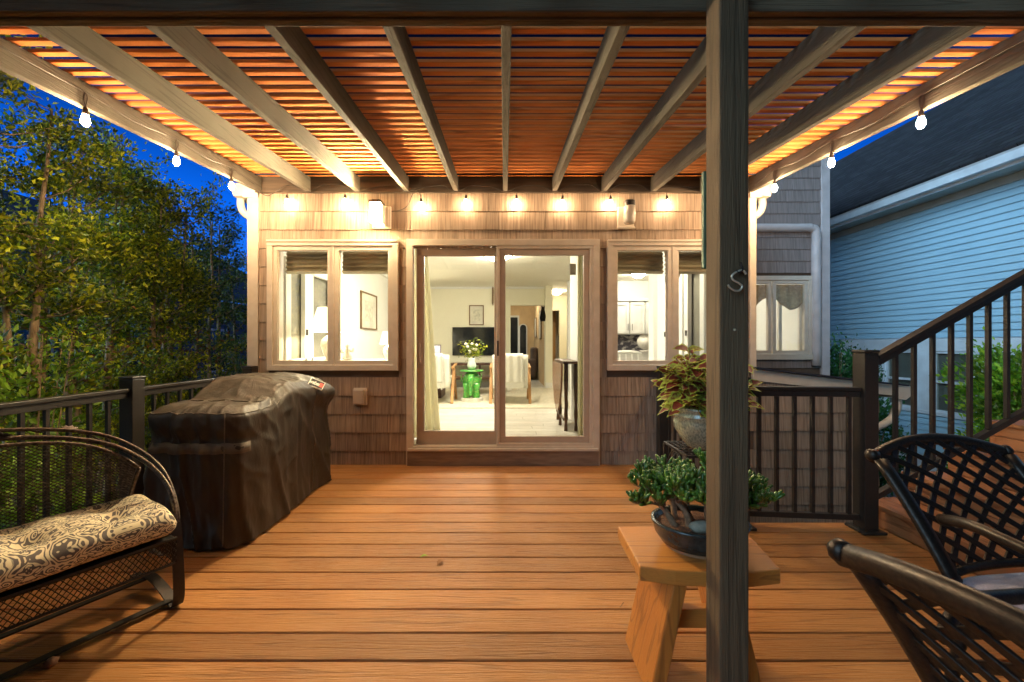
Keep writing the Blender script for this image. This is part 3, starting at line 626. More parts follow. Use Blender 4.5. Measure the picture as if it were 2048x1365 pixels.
# kitchen
m = MB(); m.box(1.4, 5.0, 8.6, 8.7, FZ, CZ); m.box(2.30, 2.46, 6.001, 6.2, FZ, CZ); m.box(4.9, 5.0, 6.3, 8.6, FZ, CZ); m.build('kitchen_wall', M['iwhite'], room)
kc = thing('wall_cabinets', 'pale grey shaker wall cabinets in the kitchen seen through the right window', 'cabinet', (2.7, 8.2, 1.4))
for i, x in enumerate(np.arange(2.0, 3.9, .33)):
    m = MB(); m.box(x, x+.32, 8.25, 8.599, 1.42, 2.12); cb_ = m.build('cabinet_box', M['cab'], kc, bevel=.004)
    m = MB(); m.box(x+.01, x+.31, 8.228, 8.2495, 1.44, 1.50); m.box(x+.01, x+.31, 8.228, 8.2495, 2.04, 2.10); m.box(x+.01, x+.07, 8.228, 8.2495, 1.50, 2.04); m.box(x+.25, x+.31, 8.228, 8.2495, 1.50, 2.04)
    m.build('door_frame', M['cab'], cb_, bevel=.003)
    m = MB(); hx = x+(.28 if i % 2 else .04); m.tube([(hx,8.20,1.50),(hx,8.20,1.64)], .006, 6); m.build('handle', M['irond'], cb_)
m = MB(); m.box(1.98, 3.92, 8.20, 8.60, 2.121, 2.18); m.build('cabinet_cornice', M['cab'], kc, bevel=.01)
kb = thing('kitchen_counter', 'white base cabinets with dark stone top and splashback in the kitchen', 'counter', (2.7, 8.2, FZ))
m = MB(); m.box(1.9, 3.9, 7.98, 8.60, FZ, 1.05); m.build('base_cabinet', M['cab'], kb)
m = MB(); m.box(1.88, 3.92, 7.94, 8.60, 1.051, 1.09); m.build('counter_top', M['stone'], kb, bevel=.004)
m = MB(); m.box(1.9, 3.9, 8.585, 8.599, 1.0905, 1.415); m.build('splashback', M['stone'], kb)
kp = MB(); kp.lathe([(.0,.0),(.12,.005),(.17,.02),(.175,.03)], (0,0,0), 24); ko = kp.build('plate', M['ceramic'], smooth=True); ko.location = (3.0, 8.30, 1.26); ko.rotation_euler = (PI/2*.93, 0, 0)
tag(ko, 'round white plate leaning on the dark kitchen splashback', 'plate')
kch = thing('dining_chair', 'white slatted dining chair back in the kitchen window', 'chair', (2.0, 6.4, FZ))
m = MB(); m.tube(smoothpath([(1.75,6.4,1.06),(1.9,6.37,1.09),(2.1,6.37,1.09),(2.25,6.4,1.06)],5), .02, 8); m.build('top_rail', M['iwhite'], kch)
m = MB(); m.box(1.76,2.24,6.15,6.6,.60,.64); m.build('seat', M['iwhite'], kch)
for k in range(5):
    m = MB(); m.box(1.79+k*.1, 1.81+k*.1, 6.39, 6.41, .641, 1.05); m.build('slat', M['iwhite'], kch)
for sx_ in (1.78, 2.22):
    for sy_ in (6.17, 6.57):
        m = MB(); m.box(sx_-.02, sx_+.02, sy_-.02, sy_+.02, FZ, .60); m.build('leg', M['iwhite'], kch)
# lights in the rooms: ceiling fixtures, the living room pair added as fill
def ceil_lamp(x, y, r, label, st, grp=None):
    t = thing('ceiling_lamp', label, 'ceiling lamp', (x, y, CZ), group=grp)
    m = MB(); m.lathe([(r*.5,CZ-.02),(r*.5,CZ-.0005)], (x,y,0), 16); m.build('canopy', M['steel'], t)
    m = MB(); m.lathe([(.0,CZ-.10),(r*.6,CZ-.09),(r,CZ-.045),(r*.95,CZ-.021)], (x,y,0), 16); m.build('diffuser', emis('lit ceiling glass %d' % round(x*10+y*100), (1,.93,.80), st*1.5), t, smooth=True)
ceil_lamp(1.36, 10.2, .14, 'lit round ceiling lamp in the hallway beyond the door', 40)
ceil_lamp(2.62, 7.6, .12, 'brightest ceiling lamp of the kitchen seen through the right window', 40)
ceil_lamp(-1.1, 5.6, .22, 'added unseen fill lamp on the living room ceiling above the window table', 22)  # added out of sight to brighten the living room
ceil_lamp(-.1, 6.0, .2, 'added unseen fill lamp on the living room ceiling near the sliding door', 55)  # second unseen lamp, added as fill for the same room
ceil_lamp(.4, 11.5, .12, 'small ceiling lamp of the far warm room', 40)
ceil_lamp(1.7, 5.0, .12, 'round ceiling lamp close to the right window', 30)
ceil_lamp(3.9, 7.3, .12, 'ceiling lamp of the house wing room', 14)

# shades inside the front windows
for W, lab in ((LWIN, 'taupe roman shade raised in the left window'), (RWIN, 'taupe roman shade raised in the right window')):
    t = thing('roman_shade', lab, 'shade', ((W[0]+W[1])/2, 4.15, 2.2))
    for (a, b) in ((W[0]+.07, (W[0]+W[1])/2-.01), ((W[0]+W[1])/2+.01, W[1]-.07)):
        m = MB(); zb = pZ(548, 4.12)
        prof = [(0, 2.2)]
        for k in range(5):
            z = 2.2-(2.2-zb)*(k+1)/5; prof += [(-.03-.006*k, z+.02), (-.012, z)]
        m.grid(lambda u, v: (a+(b-a)*u, 4.14+prof[min(int(v*10), 10)][0], prof[min(int(v*10+1e-6), 10)][1]), 1, 10); m.build('shade_panel', M['shade'], t, solid=.003)

# interior furniture
def tlamp(x, y, z, h, sw, label, shst=None, ginger=True):
    t = thing('table_lamp', label, 'lamp', (x, y, z))
    bh = h*.5
    m = MB(); m.lathe([(.0,0),(h*.11,0),(h*.11,h*.03),(h*.07,h*.05),(h*.12,h*.16),(h*.165,h*.30),(h*.15,h*.40),(h*.07,h*.47),(h*.035,h*.50),(h*.03,h*.56)], (x,y,z), 24); m.build('lamp_base', M['ceramic'], t, smooth=True)
    m = MB(); m.lathe([(sw*.5,h*.55),(sw*.30,h)], (x,y,z), 28); m.f = [f for f in m.f if len(f) == 4]; m.build('lamp_shade', M['lampshade'], t, smooth=True)
    m = MB(); m.lathe([(0,h*.62),(.03,h*.64),(.035,h*.7),(.0,h*.78)], (x,y,z), 12); m.build('light_bulb', emis('interior bulb %d' % round(x*100+y*1000), (1,.85,.55), ROOM_E*8), t, smooth=True)
tlamp(-2.02, 4.5, 1.015, .62, .44, 'large cream ginger jar lamp with white shade in the left window')
tlamp(-1.50, 4.98, 1.015, .36, .20, 'small candlestick lamp with pale shade right of the figurine')
tlamp(-1.62, 7.6, .80, .62, .40, 'lamp glowing behind the curtain beside the photo frame')
wt = thing('window_table', 'long white table standing inside under the left window', 'table', (-1.9, 4.6, FZ))
m = MB(); m.box(-2.38, -1.30, 4.17, 5.25, .985, 1.014); m.build('table_top', M['iwhite'], wt, bevel=.003)
for (a, b) in ((-2.34,4.22),(-1.36,4.22),(-2.34,5.2),(-1.36,5.2)):
    m = MB(); m.box(a-.02, a+.02, b-.02, b+.02, FZ, .984); m.build('leg', M['iwhite'], wt)
fg = thing('figurine', 'white porcelain figurine with arms raised in the left window', 'figurine', (-1.80, 4.45, 1.014))
m = MB(); m.lathe([(.0,0),(.055,0),(.055,.02),(.03,.03)], (-1.80,4.45,1.0145), 16); m.build('base', M['ceramic'], fg)
m = MB(); m.lathe([(.05,.03),(.045,.06),(.025,.10),(.032,.13),(.012,.155),(.02,.17),(.02,.185),(.0,.20)], (-1.80,4.45,1.0145), 16, fn=lambda a, z: 1+.15*math.sin(5*a+z*30)); 
m.tube(smoothpath([(-1.83,4.45,1.135),(-1.86,4.45,1.12),(-1.87,4.45,1.16)],4), .01, 6); m.tube(smoothpath([(-1.77,4.45,1.135),(-1.74,4.45,1.13),(-1.73,4.45,1.17)],4), .01, 6)
m.build('figure', M['ceramic'], fg, smooth=True)
def framed(name, label, axis, c, w_, h_, fr=.025):
    t = thing(name, label, 'picture', c); x, y, z = c
    def bx(u0, u1, z0, z1, d0, d1):
        m = MB()
        if axis == 'x': m.box(x+d0, x+d1, y+u0, y+u1, z+z0, z+z1)
        else: m.box(x+u0, x+u1, y-d1, y-d0, z+z0, z+z1)
        return m
    m = MB()
    for (u0,u1,z0,z1) in ((-w_/2,w_/2,h_/2-fr,h_/2),(-w_/2,w_/2,-h_/2,-h_/2+fr),(-w_/2,-w_/2+fr,-h_/2+fr,h_/2-fr),(w_/2-fr,w_/2,-h_/2+fr,h_/2-fr)):
        k = bx(u0,u1,z0,z1,.001,.03); m.add(k.v, k.f)
    m.build('frame', M['frame'], t, bevel=.003)
    bx(-w_/2+fr, w_/2-fr, -h_/2+fr, h_/2-fr, .001, .012).build('mat_board', mat('mat board', (.74,.70,.58), .8), t)
    bx(-w_/4, w_/4, -h_/3.6, h_/3.6, .0125, .014).build('print', M['paper'], t)
framed('picture', 'framed grey print on the white wall behind the left window', 'x', (-2.408, 6.87, 1.79), .80, .64)
framed('picture', 'framed botanical print hanging above the television', 'y', (pX(953,RB), RB, pZ(631,RB)), .36, .49)
framed('picture', 'nearer dark framed picture on the hallway wall right of the opening', 'x', (OX1-.03, 10.5, 1.72), .55, .75)
framed('picture', 'farther dark framed picture on the hallway wall', 'x', (OX1-.03, 12.0, 1.72), .5, .6)
tv = thing('television', 'flat black television on the back wall of the living room', 'television', (-.6, RB, 1.3))
m = MB(); m.box(pX(905,RB-.05), pX(905,RB-.05)+1.25, RB-.06, RB-.002, pZ(711,RB), pZ(655,RB)); m.build('body', M['blackg'], tv, bevel=.004)
m = MB(); m.box(pX(905,RB-.05)+.012, pX(905,RB-.05)+1.238, RB-.0625, RB-.0605, pZ(711,RB)+.02, pZ(655,RB)-.012); m.build('screen', M['blackg'], tv)
tvc = thing('media_console', 'low dark console below the television', 'console', (-.6, 9.2, FZ))
m = MB(); m.box(-1.25, .1, 9.0, 9.4, .72, .77); m.build('top', M['darkw'], tvc)
for x in (-1.22, -.58, .05):
    m = MB(); m.box(x-.02, x+.02, 9.02, 9.38, FZ, .719); m.build('leg', M['darkw'], tvc)
m = MB(); m.box(-1.2, .03, 9.05, 9.37, .42, .45); m.build('shelf', M['darkw'], tvc)
orn = MB(); ox, oz = pX(986,RB), pZ(592,RB)
orn.lathe([(.0,-.24),(.018,-.23),(.01,-.21),(.025,-.19),(.025,.19),(.01,.21),(.018,.23),(0,.24)], (ox,RB-.05,oz), 10); tag(orn.build('wall_scroll', M['frame']), 'narrow wooden scroll ornament hanging right of the botanical print', 'ornament')
rg = MB(); rg.box(-1.9, 1.15, 6.3, 9.1, FZ+.0005, FZ+.014); tag(rg.build('rug', M['rug']), 'cream patterned rug on the living room floor', 'rug')
# green elephant stool + vase
ex, ey = -.594, 7.05
es = thing('garden_stool', 'bright green glazed elephant shaped ceramic stool on a white base', 'stool', (ex, ey, FZ+.014))
z_ = FZ+.015
m = MB(); m.lathe([(.0,0),(.20,0),(.20,.06),(.18,.07)], (ex,ey,z_), 24); m.build('plinth', M['ceramic'], es)
m = MB()
for sx_ in (-1, 1):
    for sy_ in (-1, 1): m.lathe([(.070,.071),(.060,.10),(.055,.22),(.075,.33)], (ex+sx_*.085, ey+sy_*.085, z_), 14)
m.build('legs', M['green'], es, smooth=True)
m = MB(); m.lathe([(.02,.26),(.13,.27),(.17,.34),(.165,.42),(.12,.49),(.07,.53)], (ex,ey,z_), 24); m.tube(smoothpath([(ex,ey-.17,z_+.46),(ex,ey-.23,z_+.40),(ex,ey-.22,z_+.28),(ex,ey-.21,z_+.12)],5), [.055]*5+[.045]*5+[.035]*6, 10); m.build('body', M['green'], es, smooth=True)
for sx_ in (-1,1):
    m = MB(); m.lathe([(0,0),(.06,.005),(.07,.012),(0,.02)], (0,0,0), 14); m.v = [(ex+sx_*(.17+p[2]), ey-.10+p[0]*.6, z_+.42+p[1]*1.3) for p in m.v]; m.build('ear', M['green'], es, smooth=True, fixn=True)
m = MB(); m.lathe([(.0,.53),(.21,.535),(.22,.55),(.21,.565),(0,.566)], (ex,ey,z_), 28); m.build('top', M['green'], es, smooth=False)
vs_ = thing('vase_of_flowers', 'glass vase of white and green flowers on the green stool', 'flower vase', (ex, ey, z_+.567))
m = MB(); m.lathe([(.0,.001),(.06,.002),(.085,.07),(.07,.15),(.055,.18),(.07,.21)], (ex,ey,z_+.567), 18); m.build('vase', mat('cut glass', (.62,.66,.60), .1, spec=.8), vs_, smooth=True)
def leafcloud(n, fn, size, el=2.0, jit=.5, up=0.0, att=False):
    """n rhombus leaves; fn(i) -> position (and optional direction)"""
    m = MB(); V = []; Fc = []
    for i in range(n):
        p = fn(i); dr = None
        if isinstance(p, tuple) and len(p) == 2: p, dr = p
        p = Vector(p)
        if dr is None: dr = Vector((random.gauss(0,1), random.gauss(0,1), random.gauss(0,.7)+up))
        dr = (Vector(dr) + Vector((random.gauss(0,jit), random.gauss(0,jit), random.gauss(0,jit)))).normalized()
        nn = Vector((random.gauss(0,1), random.gauss(0,1), random.gauss(0,1)+.8)); sd = dr.cross(nn)
        sd = sd.normalized() if sd.length > 1e-5 else Vector((1,0,0))
        s = size*random.uniform(.65, 1.3); wd = s/el
        k = len(V); nrm = sd.cross(dr)*s*.08
        V += [p, p+dr*s*.45+sd*wd*.5+nrm, p+dr*s, p+dr*s*.45-sd*wd*.5+nrm]; Fc.append((k,k+1,k+2,k+3))
    m.v = [tuple(q) for q in V]; m.f = Fc; return m
m = leafcloud(420, lambda i: (Vector((ex,ey,z_+.92))+Vector((random.gauss(0,.09),random.gauss(0,.09),random.gauss(0,.08)))), .05, 2.2); m.build('greenery', M['leaf'], vs_)
m = MB()
for k in range(9): m.lathe([(0,-.03),(.03,-.01),(.032,.01),(0,.03)], (ex+random.uniform(-.12,.12), ey-.06+random.uniform(-.05,.05), z_+.95+random.uniform(-.09,.09)), 8)
m.build('blossoms', M['ceramic'], vs_, smooth=True)
# two armchairs with throws, seen from behind
def armchair(cx_, label, sgn):
    t = thing('armchair', label, 'armchair', (cx_, 6.9, FZ+.014)); z = FZ+.015
    m = MB(); m.box(cx_-.30, cx_+.30, 6.75, 7.35, z+.30, z+.45); m.build('seat', M['fabricw'], t, bevel=.05)
    m = MB(); m.grid(lambda u, v: (cx_-.30+.60*u, 6.70-.10*v+.02*math.sin(u*PI), z+.28+.56*v), 8, 8); m.build('backrest', M['fabricw'], t, solid=.10, smooth=True)
    m = MB(); m.grid(lambda u, v: (cx_-.25+.46*u+.006*math.sin(v*30), 6.60-.10*(1-v)*.9+.0*v+(.03 if v < .02 else 0)-.015+.01*math.sin(u*22), z+.87-.5*v), 30, 16); m.build('throw', M['fabricw'], t, smooth=True, solid=.012)
    m = MB()
    for k in range(26):
        x = cx_-.25+.46*k/25; m.tube([(x,6.575,z+.375),(x+random.uniform(-.008,.008),6.58,z+.27+random.uniform(-.03,.03))], .006, 4)
    m.build('fringe', M['fabricw'], t)
    for s_ in (-1, 1):
        x = cx_+s_*.34
        m = MB(); m.bar((x,6.98,z+.60),(x,6.70,z+.0),.035,.05,(1,0,0)); m.bar((x,6.98,z+.60),(x,7.30,z+.0),.035,.05,(1,0,0)); m.bar((x,6.80,z+.61),(x,7.30,z+.66),.05,.03); m.build('side_frame', M['oak'], t, bevel=.004)
armchair(-1.25, 'left armchair under a white throw with splayed oak side frame', 1)
armchair(.10, 'right armchair under a fringed white throw beside the green stool', -1)
ct = thing('coffee_table', 'dark low table between the two armchairs', 'table', (-.6, 8.1, FZ))
m = MB(); m.box(-1.1, .0, 7.8, 8.4, .50, .54); m.build('top', M['darkw'], ct)
for a in (-1.06, -.04):
    for b in (7.84, 8.36):
        m = MB(); m.box(a-.025, a+.025, b-.025, b+.025, FZ+.0145, .499); m.build('leg', M['darkw'], ct)
pf = thing('photo_frame', 'small framed photo on a black box behind the left armchair', 'photo frame', (-1.35, 7.45, .8))
m = MB(); m.box(pX(861,7.4), pX(882,7.4), 7.40, 7.42, pZ(708,7.4), pZ(690,7.4)); m.build('frame', M['darkw'], pf, bevel=.003)
m = MB(); m.box(pX(862.5,7.4), pX(880.5,7.4), 7.397, 7.3995, pZ(706.5,7.4), pZ(691.5,7.4)); m.build('photo', mat('blue grey photograph', (.42,.44,.62), .4, (.75,.74,.8), (20,20,20), 1), pf)
st_ = thing('side_cabinet', 'black box like side cabinet left behind the armchair', 'cabinet', (-1.55, 7.6, FZ))
m = MB(); m.box(-1.95, pX(883,7.4), 7.36, 7.9, FZ+.0145, .79+.0); m.build('carcass', M['darkw'], st_, bevel=.01)
m = MB(); m.box(-1.93, pX(883,7.4)-.02, 7.345, 7.359, .52, .76); m.build('drawer', M['blackg'], st_, bevel=.004)
# sofa in the far room, arched mirror
sf = thing('club_chair', 'brown club chair in the warm room beyond the opening', 'armchair', (.55, 11.6, FZ))
m = MB(); m.box(.25, .95, 11.3, 12.0, FZ, FZ+.45); m.build('seat', M['brown'], sf, bevel=.06)
m = MB(); m.box(.80, 1.0-.04, 11.2, 12.1, FZ+.2, FZ+.95); m.build('backrest', M['brown'], sf, bevel=.06)
m = MB(); m.box(.2, .9, 11.12, 11.28, FZ+.1, FZ+.62); m.build('armrest', M['brown'], sf, bevel=.05)
am = thing('arched_mirror', 'dark arched mirror on the far wall of the warm room', 'mirror', (.62, 12.98, 1.2))
m = MB(); poly = [(.50,.7),(.74,.7),(.74,1.75)]+[(.62+.12*math.cos(a), 1.75+.12*math.sin(a)) for a in np.linspace(0, PI, 10)][1:]; m.prism(poly, 12.95, 12.998, 'y'); m.build('mirror_glass', M['blackg'], am, fixn=True)
m = MB(); m.tube([(p[0], 12.94, p[1]) for p in poly]+[(poly[0][0],12.94,poly[0][1])], .02, 6); m.build('mirror_frame', M['iwhite'], am)
dd = thing('hall_door', 'white panel door in the warm room left of the arched mirror', 'door', (.3, 12.98, FZ))
m = MB(); m.box(.10,.44,12.95,12.998,FZ,2.1); m.build('door_leaf', M['blackg'], dd); m = MB(); m.box(.04,.10,12.93,12.999,FZ,2.16); m.box(.44,.49,12.93,12.999,FZ,2.16); m.box(.10,.44,12.93,12.999,2.1,2.16); m.build('door_casing', M['iwhite'], dd)
# drop leaf table
dl = thing('drop_leaf_table', 'folded brown drop leaf table beside the cream curtain', 'table', (.78, 5.0, FZ))
m = MB(); m.box(.70, .90, 4.62, 5.45, .98, 1.01); m.build('table_top', M['darkw'], dl, bevel=.005)
poly = [(4.62,.98),(5.45,.98)]+[(5.035+.415*math.cos(a), .98-.62*math.sin(a)) for a in np.linspace(0, PI, 16)][1:-1]
m = MB(); m.prism(poly, .672, .694, 'x'); m.build('drop_leaf', mat('polished mahogany', (.30,.17,.11), .2, (.22,.12,.08), (3,3,14), 3), dl, fixn=True)
for (a, b) in ((.74,4.68),(.86,4.68),(.74,5.38),(.86,5.38),(.72,5.02)):
    m = MB(); m.lathe([(.022,0),(.016,.1),(.024,.2),(.016,.3),(.024,.55),(.024,.809)], (a,b,FZ), 10); m.build('leg', M['darkw'], dl, smooth=True)
m = MB(); m.box(.71,.73,4.7,5.36,FZ+.12,FZ+.15); m.build('stretcher', M['darkw'], dl)
# curtains beside the door
def curtain(xa, xb, y, lab, x_bot=None):
    xb2 = x_bot if x_bot is not None else xb
    m = MB(); m.grid(lambda u, v: (xa+((xb if v < .0 else xb+(xb2-xb)*v)-xa)*u, y+.025*math.sin(u*26+v*1.5), 2.48-(2.48-FZ-.02)*v), 70, 14)
    tag(m.build('curtain', M['curtain'], smooth=True, solid=.003), lab, 'curtain')
curtain(-1.05, -.865, 4.25, 'sheer cream curtain drawn to the left side of the sliding door', -.70)
curtain(.80, .925, 4.22, 'cream curtain drawn to the right side of the sliding door', .925)
cat = MB(); cxp, czp = pX(1086,4.6), pZ(628,4.6)
cat.prism([(cxp-.03,czp-.09),(cxp+.025,czp-.09),(cxp+.035,czp-.03),(cxp+.025,czp+.02),(cxp+.018,czp+.05),(cxp+.024,czp+.10),(cxp+.008,czp+.08),(cxp-.008,czp+.085),(cxp-.018,czp+.10),(cxp-.02,czp+.05),(cxp-.03,czp+.0),(cxp-.04,czp-.05)], 3.972, 3.978, 'y')
cat2 = [(x*.86+(1-.86)*0, yq, zq) for (x, yq, zq) in cat.v]; k_ = 3.975/4.6
cat.v = [(x*k_, yq, EYE+(zq-EYE)*k_) for (x, yq, zq) in cat.v]
tag(cat.build('cat_silhouette', M['irond'], fixn=True), 'small black cat silhouette hanging on the sliding door glass', 'ornament')
wb = MB(); wb.box(pX(1137,4.3), pX(1150,4.3), 4.235, 4.26, pZ(552,4.3), pZ(530,4.3)); wb.box(pX(1139,4.3), pX(1148,4.3), 4.222, 4.2345, pZ(550,4.3), pZ(532,4.3)); tag(wb.build('wall_sensor', M['iwhite'], bevel=.004), 'small white sensor box high beside the right curtain', 'sensor')

# ------------------------------------------------------------------ pergola
perg = thing('pergola', 'weathered timber pergola with orange cedar slats over the deck', 'pergola', (0, 2.5, 0))
rz = lambda Y: 2.74 - .090*(3.89-Y)
SP = .492; YN = .95
for i in range(11):
    xc = .0075 + SP*(i-5)
    w_ = .045
    m = MB(); ya, yb = YN, 3.888
    m.add([(xc-w_/2,ya,rz(ya)),(xc+w_/2,ya,rz(ya)),(xc+w_/2,yb,rz(yb)),(xc-w_/2,yb,rz(yb)),(xc-w_/2,ya,rz(ya)+.145),(xc+w_/2,ya,rz(ya)+.145),(xc+w_/2,yb,rz(yb)+.145),(xc-w_/2,yb,rz(yb)+.145)],
          [(3,2,1,0),(4,5,6,7),(0,1,5,4),(1,2,6,5),(2,3,7,6),(3,0,4,7)]); m.build('rafter', M['rafter'], perg, bevel=.003)
m = MB(); m.box(-2.50, 2.46, 3.889, YW-.013, 2.735, 2.90); m.build('ledger', mat('dark stained ledger', (.085,.06,.04), .8, (.05,.036,.025), (1,20,20), 2, 5), perg, bevel=.003)
m = MB(); m.box(-2.75, 2.80, 1.250, 1.274, 2.290, 2.30+.19); m.build('beam', M['beam'], perg, bevel=.004)
m = MB(); m.box(-2.75, 2.80, 1.276, 1.305, 2.284, 2.30+.19); m.build('beam', M['beam'], perg, bevel=.004)
m = MB(); m.box(.646, .735, 1.166, 1.249, .003, 2.49); post = m.build('post', M['postw'], perg, bevel=.006)
m = MB(); m.box(-2.50, -2.41, 1.166, 1.249, .003, 2.49); m.build('post', M['postw'], perg, bevel=.006)
yv = 3.87; k = 0
while yv > YN+.02:
    z = rz(yv)+.147
    m = MB(); xa, xb = -2.47-random.uniform(0,.02), 2.49+random.uniform(0,.02)
    m.box(xa, xb, yv-.035, yv, z, z+.020); m.build('slat', M['slat'], perg, bevel=.003)
    yv -= .0835; k += 1

# S hook on the post, screw hook
hk = thing('s_hook', 'bright steel S hook hanging from a screw hook on the timber post', 'hook', (.70, 1.15, 1.45))
def hp(px, py, Y=1.150): return at(px, py, Y)
m = MB(); m.tube(smoothpath([hp(1492,549),hp(1485,541),hp(1472,545),hp(1464,552),hp(1466,560),hp(1478,567),hp(1484,573),hp(1480,581),hp(1470,582),hp(1460,576),hp(1456,570)],5), .0030, 8); m.build('s_shape', M['steel'], hk, smooth=True)
m = MB(); m.tube(smoothpath([Vector((.705,1.1655,1.437))+Vector((0,0,0)), Vector((.705,1.15,1.437)), hp(1481,526), hp(1485,538), hp(1478,546), hp(1472,541)],5), .0032, 8); m.build('screw_hook', M['irond'], hk, smooth=True)
gb = MB(); gb.box(pX(1404,1.262), pX(1404,1.262)+.03, 1.2505, 1.268, pZ(538,1.262), pZ(345,1.262))
tag(gb.build('green_board', M['dgreen'], bevel=.003), 'narrow green painted board fixed behind the timber post', 'board')
# metal post base nuts / knot
m = MB()
for (px_, py_) in ((1469,660),):
    p = at(px_, py_, 1.166); m.lathe([(0,0),(.004,.0005),(.003,.003),(0,.004)], (0,0,0), 8); m.v = [(p.x+q[0], 1.166-q[2], p.z+q[1]) for q in m.v]
m.build('screw_head', M['steel'], perg, fixn=True)

# ------------------------------------------------------------------ string lights
def bulb(t, x, y, ztop, bm='bulb'):
    """hanging socket and bulb, ztop = top of socket"""
    m = MB(); m.lathe([(.004,.0),(.010,-.006),(.014,-.03),(.0165,-.046),(.014,-.0465)][::-1], (x,y,ztop), 12); s = m.build('socket', M['cord'], t, smooth=True)
    m = MB(); m.lathe([(.0,-.112),(.011,-.108),(.0185,-.094),(.0205,-.080),(.016,-.060),(.011,-.047)], (x,y,ztop), 14); m.build('bulb', M[bm], s, smooth=True)
s1 = thing('string_lights', 'string of lit warm bulbs hanging across the ledger above the door', 'string lights', (0, 3.87, 2.7))
pxs = [(574,389),(690,389),(842,396),(932,390),(1033,390),(1125,391),(1221,391),(1334,391)]
pts = []
Yb = 3.855
for i, (px_, py_) in enumerate(pxs):
    x = pX(px_, Yb); zt_ = pZ(py_, Yb); bulb(s1, x, Yb, zt_)
    m = MB(); m.tube([(x,Yb,zt_),(x,Yb+.01,zt_+.035)], .0025, 5); m.build('lead', M['cord'], s1)
# cord weaving under the rafters
cp = [at(500,372,3.80), at(530,391,3.83), at(545,388,3.84), at(570,372,3.86)]
for i in range(1, 9):
    xr_ = .0075+SP*(i-5)
    cp += [Vector((xr_-.14, 3.872, 2.80+random.uniform(-.02,.02))), Vector((xr_-.05, 3.86, 2.745)), Vector((xr_, 3.86, 2.733)), Vector((xr_+.05, 3.86, 2.745)), Vector((xr_+.16, 3.872, 2.79+random.uniform(-.02,.02)))]
cp += [Vector((2.1,3.87,2.78)), Vector((2.4,3.85,2.745))]
m = MB(); m.tube(smoothpath(cp, 5), .0035, 6); m.build('cord', M['cord'], s1, smooth=True)
m = MB(); m.tube(smoothpath([at(783,423,3.87), at(800,421,3.86), at(815,412,3.85), at(822,396,3.85), at(830,381,3.86), at(838,385,3.86), at(842,396,3.855)], 5), .0035, 6); m.build('feed_cord', M['cord'], s1, smooth=True)
for side, plist, lab in ((-1, [(171,222),(353,312),(463,361)], 'string of lit bulbs along the left side beam in front of the trees'),
                         (1, [(1842,234),(1663,317),(1549,370)], 'string of lit bulbs along the right side beam near the neighbour house')):
    t = thing('string_lights', lab, 'string lights', (side*2.45, 2.5, 2.6))
    X = -2.42 if side < 0 else 2.435
    ys = sorted([F*X/(px_-CX) for px_, py_ in plist]); ys = ys
    crd = []
    for i, yb_ in enumerate(ys):
        zt_ = rz(yb_)-.005
        bulb(t, X, yb_, zt_, 'bulbs')
        m = MB(); m.tube(smoothpath([(X,yb_,zt_),(X+.004,yb_-.012,zt_+.05),(X,yb_,zt_+.085),(X,yb_+.012,zt_+.05),(X,yb_,zt_)],3), .0028, 5); m.build('lead', M['cord'], t)
        crd += [Vector((X, yb_, zt_+.085)), Vector((X+side*-.001, yb_+.3, rz(yb_+.3)+.055))]
    m = MB(); m.tube(smoothpath([(X, .97, rz(.97)+.06), (X, 1.5, rz(1.5)+.09)]+crd[:-1]+[Vector((X,3.78,2.76))], 5), .0035, 6); m.build('cord', M['cord'], t, smooth=True)

# ------------------------------------------------------------------ railings
def railing(label, A, B, posts, height=.93, n=None, top=None, spacing=.115, ends=(True, True)):
    """straight railing from A to B (ground points), posts = fractions with a post"""
    A = Vector(A); B = Vector(B); dv = B-A; L_ = dv.length; dn = dv.normalized(); horiz = Vector((dv.x, dv.y, 0)).normalized()
    t = thing('railing', label, 'railing', tuple(A))
    up = Vector((0,0,1))
    def P(s, z): return A+dv*s+up*z
    for s in posts:
        p = P(s, 0); ph = top or 1.0
        m = MB(); m.box(p.x-.045, p.x+.045, p.y-.045, p.y+.045, p.z+.02, p.z+ph-.02)
        ps = m.build('post', M['metal'], t, bevel=.003)
        m = MB(); m.box(p.x-.05, p.x+.05, p.y-.05, p.y+.05, p.z+ph-.019, p.z+ph); m.build('cap', M['metal'], ps, bevel=.006)
        m = MB(); m.box(p.x-.075, p.x+.075, p.y-.075, p.y+.075, p.z+.001, p.z+.019); m.build('foot', M['metal'], ps, bevel=.006)
    ss = sorted(posts)
    for a, b in zip(ss[:-1], ss[1:]):
        a2 = a+.05/L_; b2 = b-.05/L_
        m = MB(); m.bar(P(a2,height-.02), P(b2,height-.02), .062, .022); m.bar(P(a2,height-.052), P(b2,height-.052), .04, .04); m.build('top_rail', M['metal'], t, bevel=.003)
        m = MB(); m.bar(P(a2,.09), P(b2,.09), .036, .036); m.build('bottom_rail', M['metal'], t, bevel=.003)
        seg = (b2-a2)*L_; k = int(round(seg/spacing))
        for j in range(1, k):
            q = a2+(b2-a2)*j/k; p0 = P(q,.108); p1 = P(q,height-.072)
            m = MB(); m.box(p0.x-.0095, p0.x+.0095, p0.y-.0095, p0.y+.0095, p0.z, p1.z); m.build('baluster', M['metal'], t)
    return t
LL = 3.86-(-.9)
railing('long dark metal railing along the left deck edge behind the grill', (-2.53,3.86,0), (-2.53,-.9,0), [0, (3.86-2.64)/LL, (3.86-.87)/LL, 1.0])
railing('short dark metal railing from the house wall beside the coleus pot', (1.57,3.86,0), (1.57,2.60,0), [0, 1.0])
railing('dark metal railing facing the camera in front of the shingled annex', (1.66,2.58,0), (2.36,2.54,0), [1.0], top=1.18)
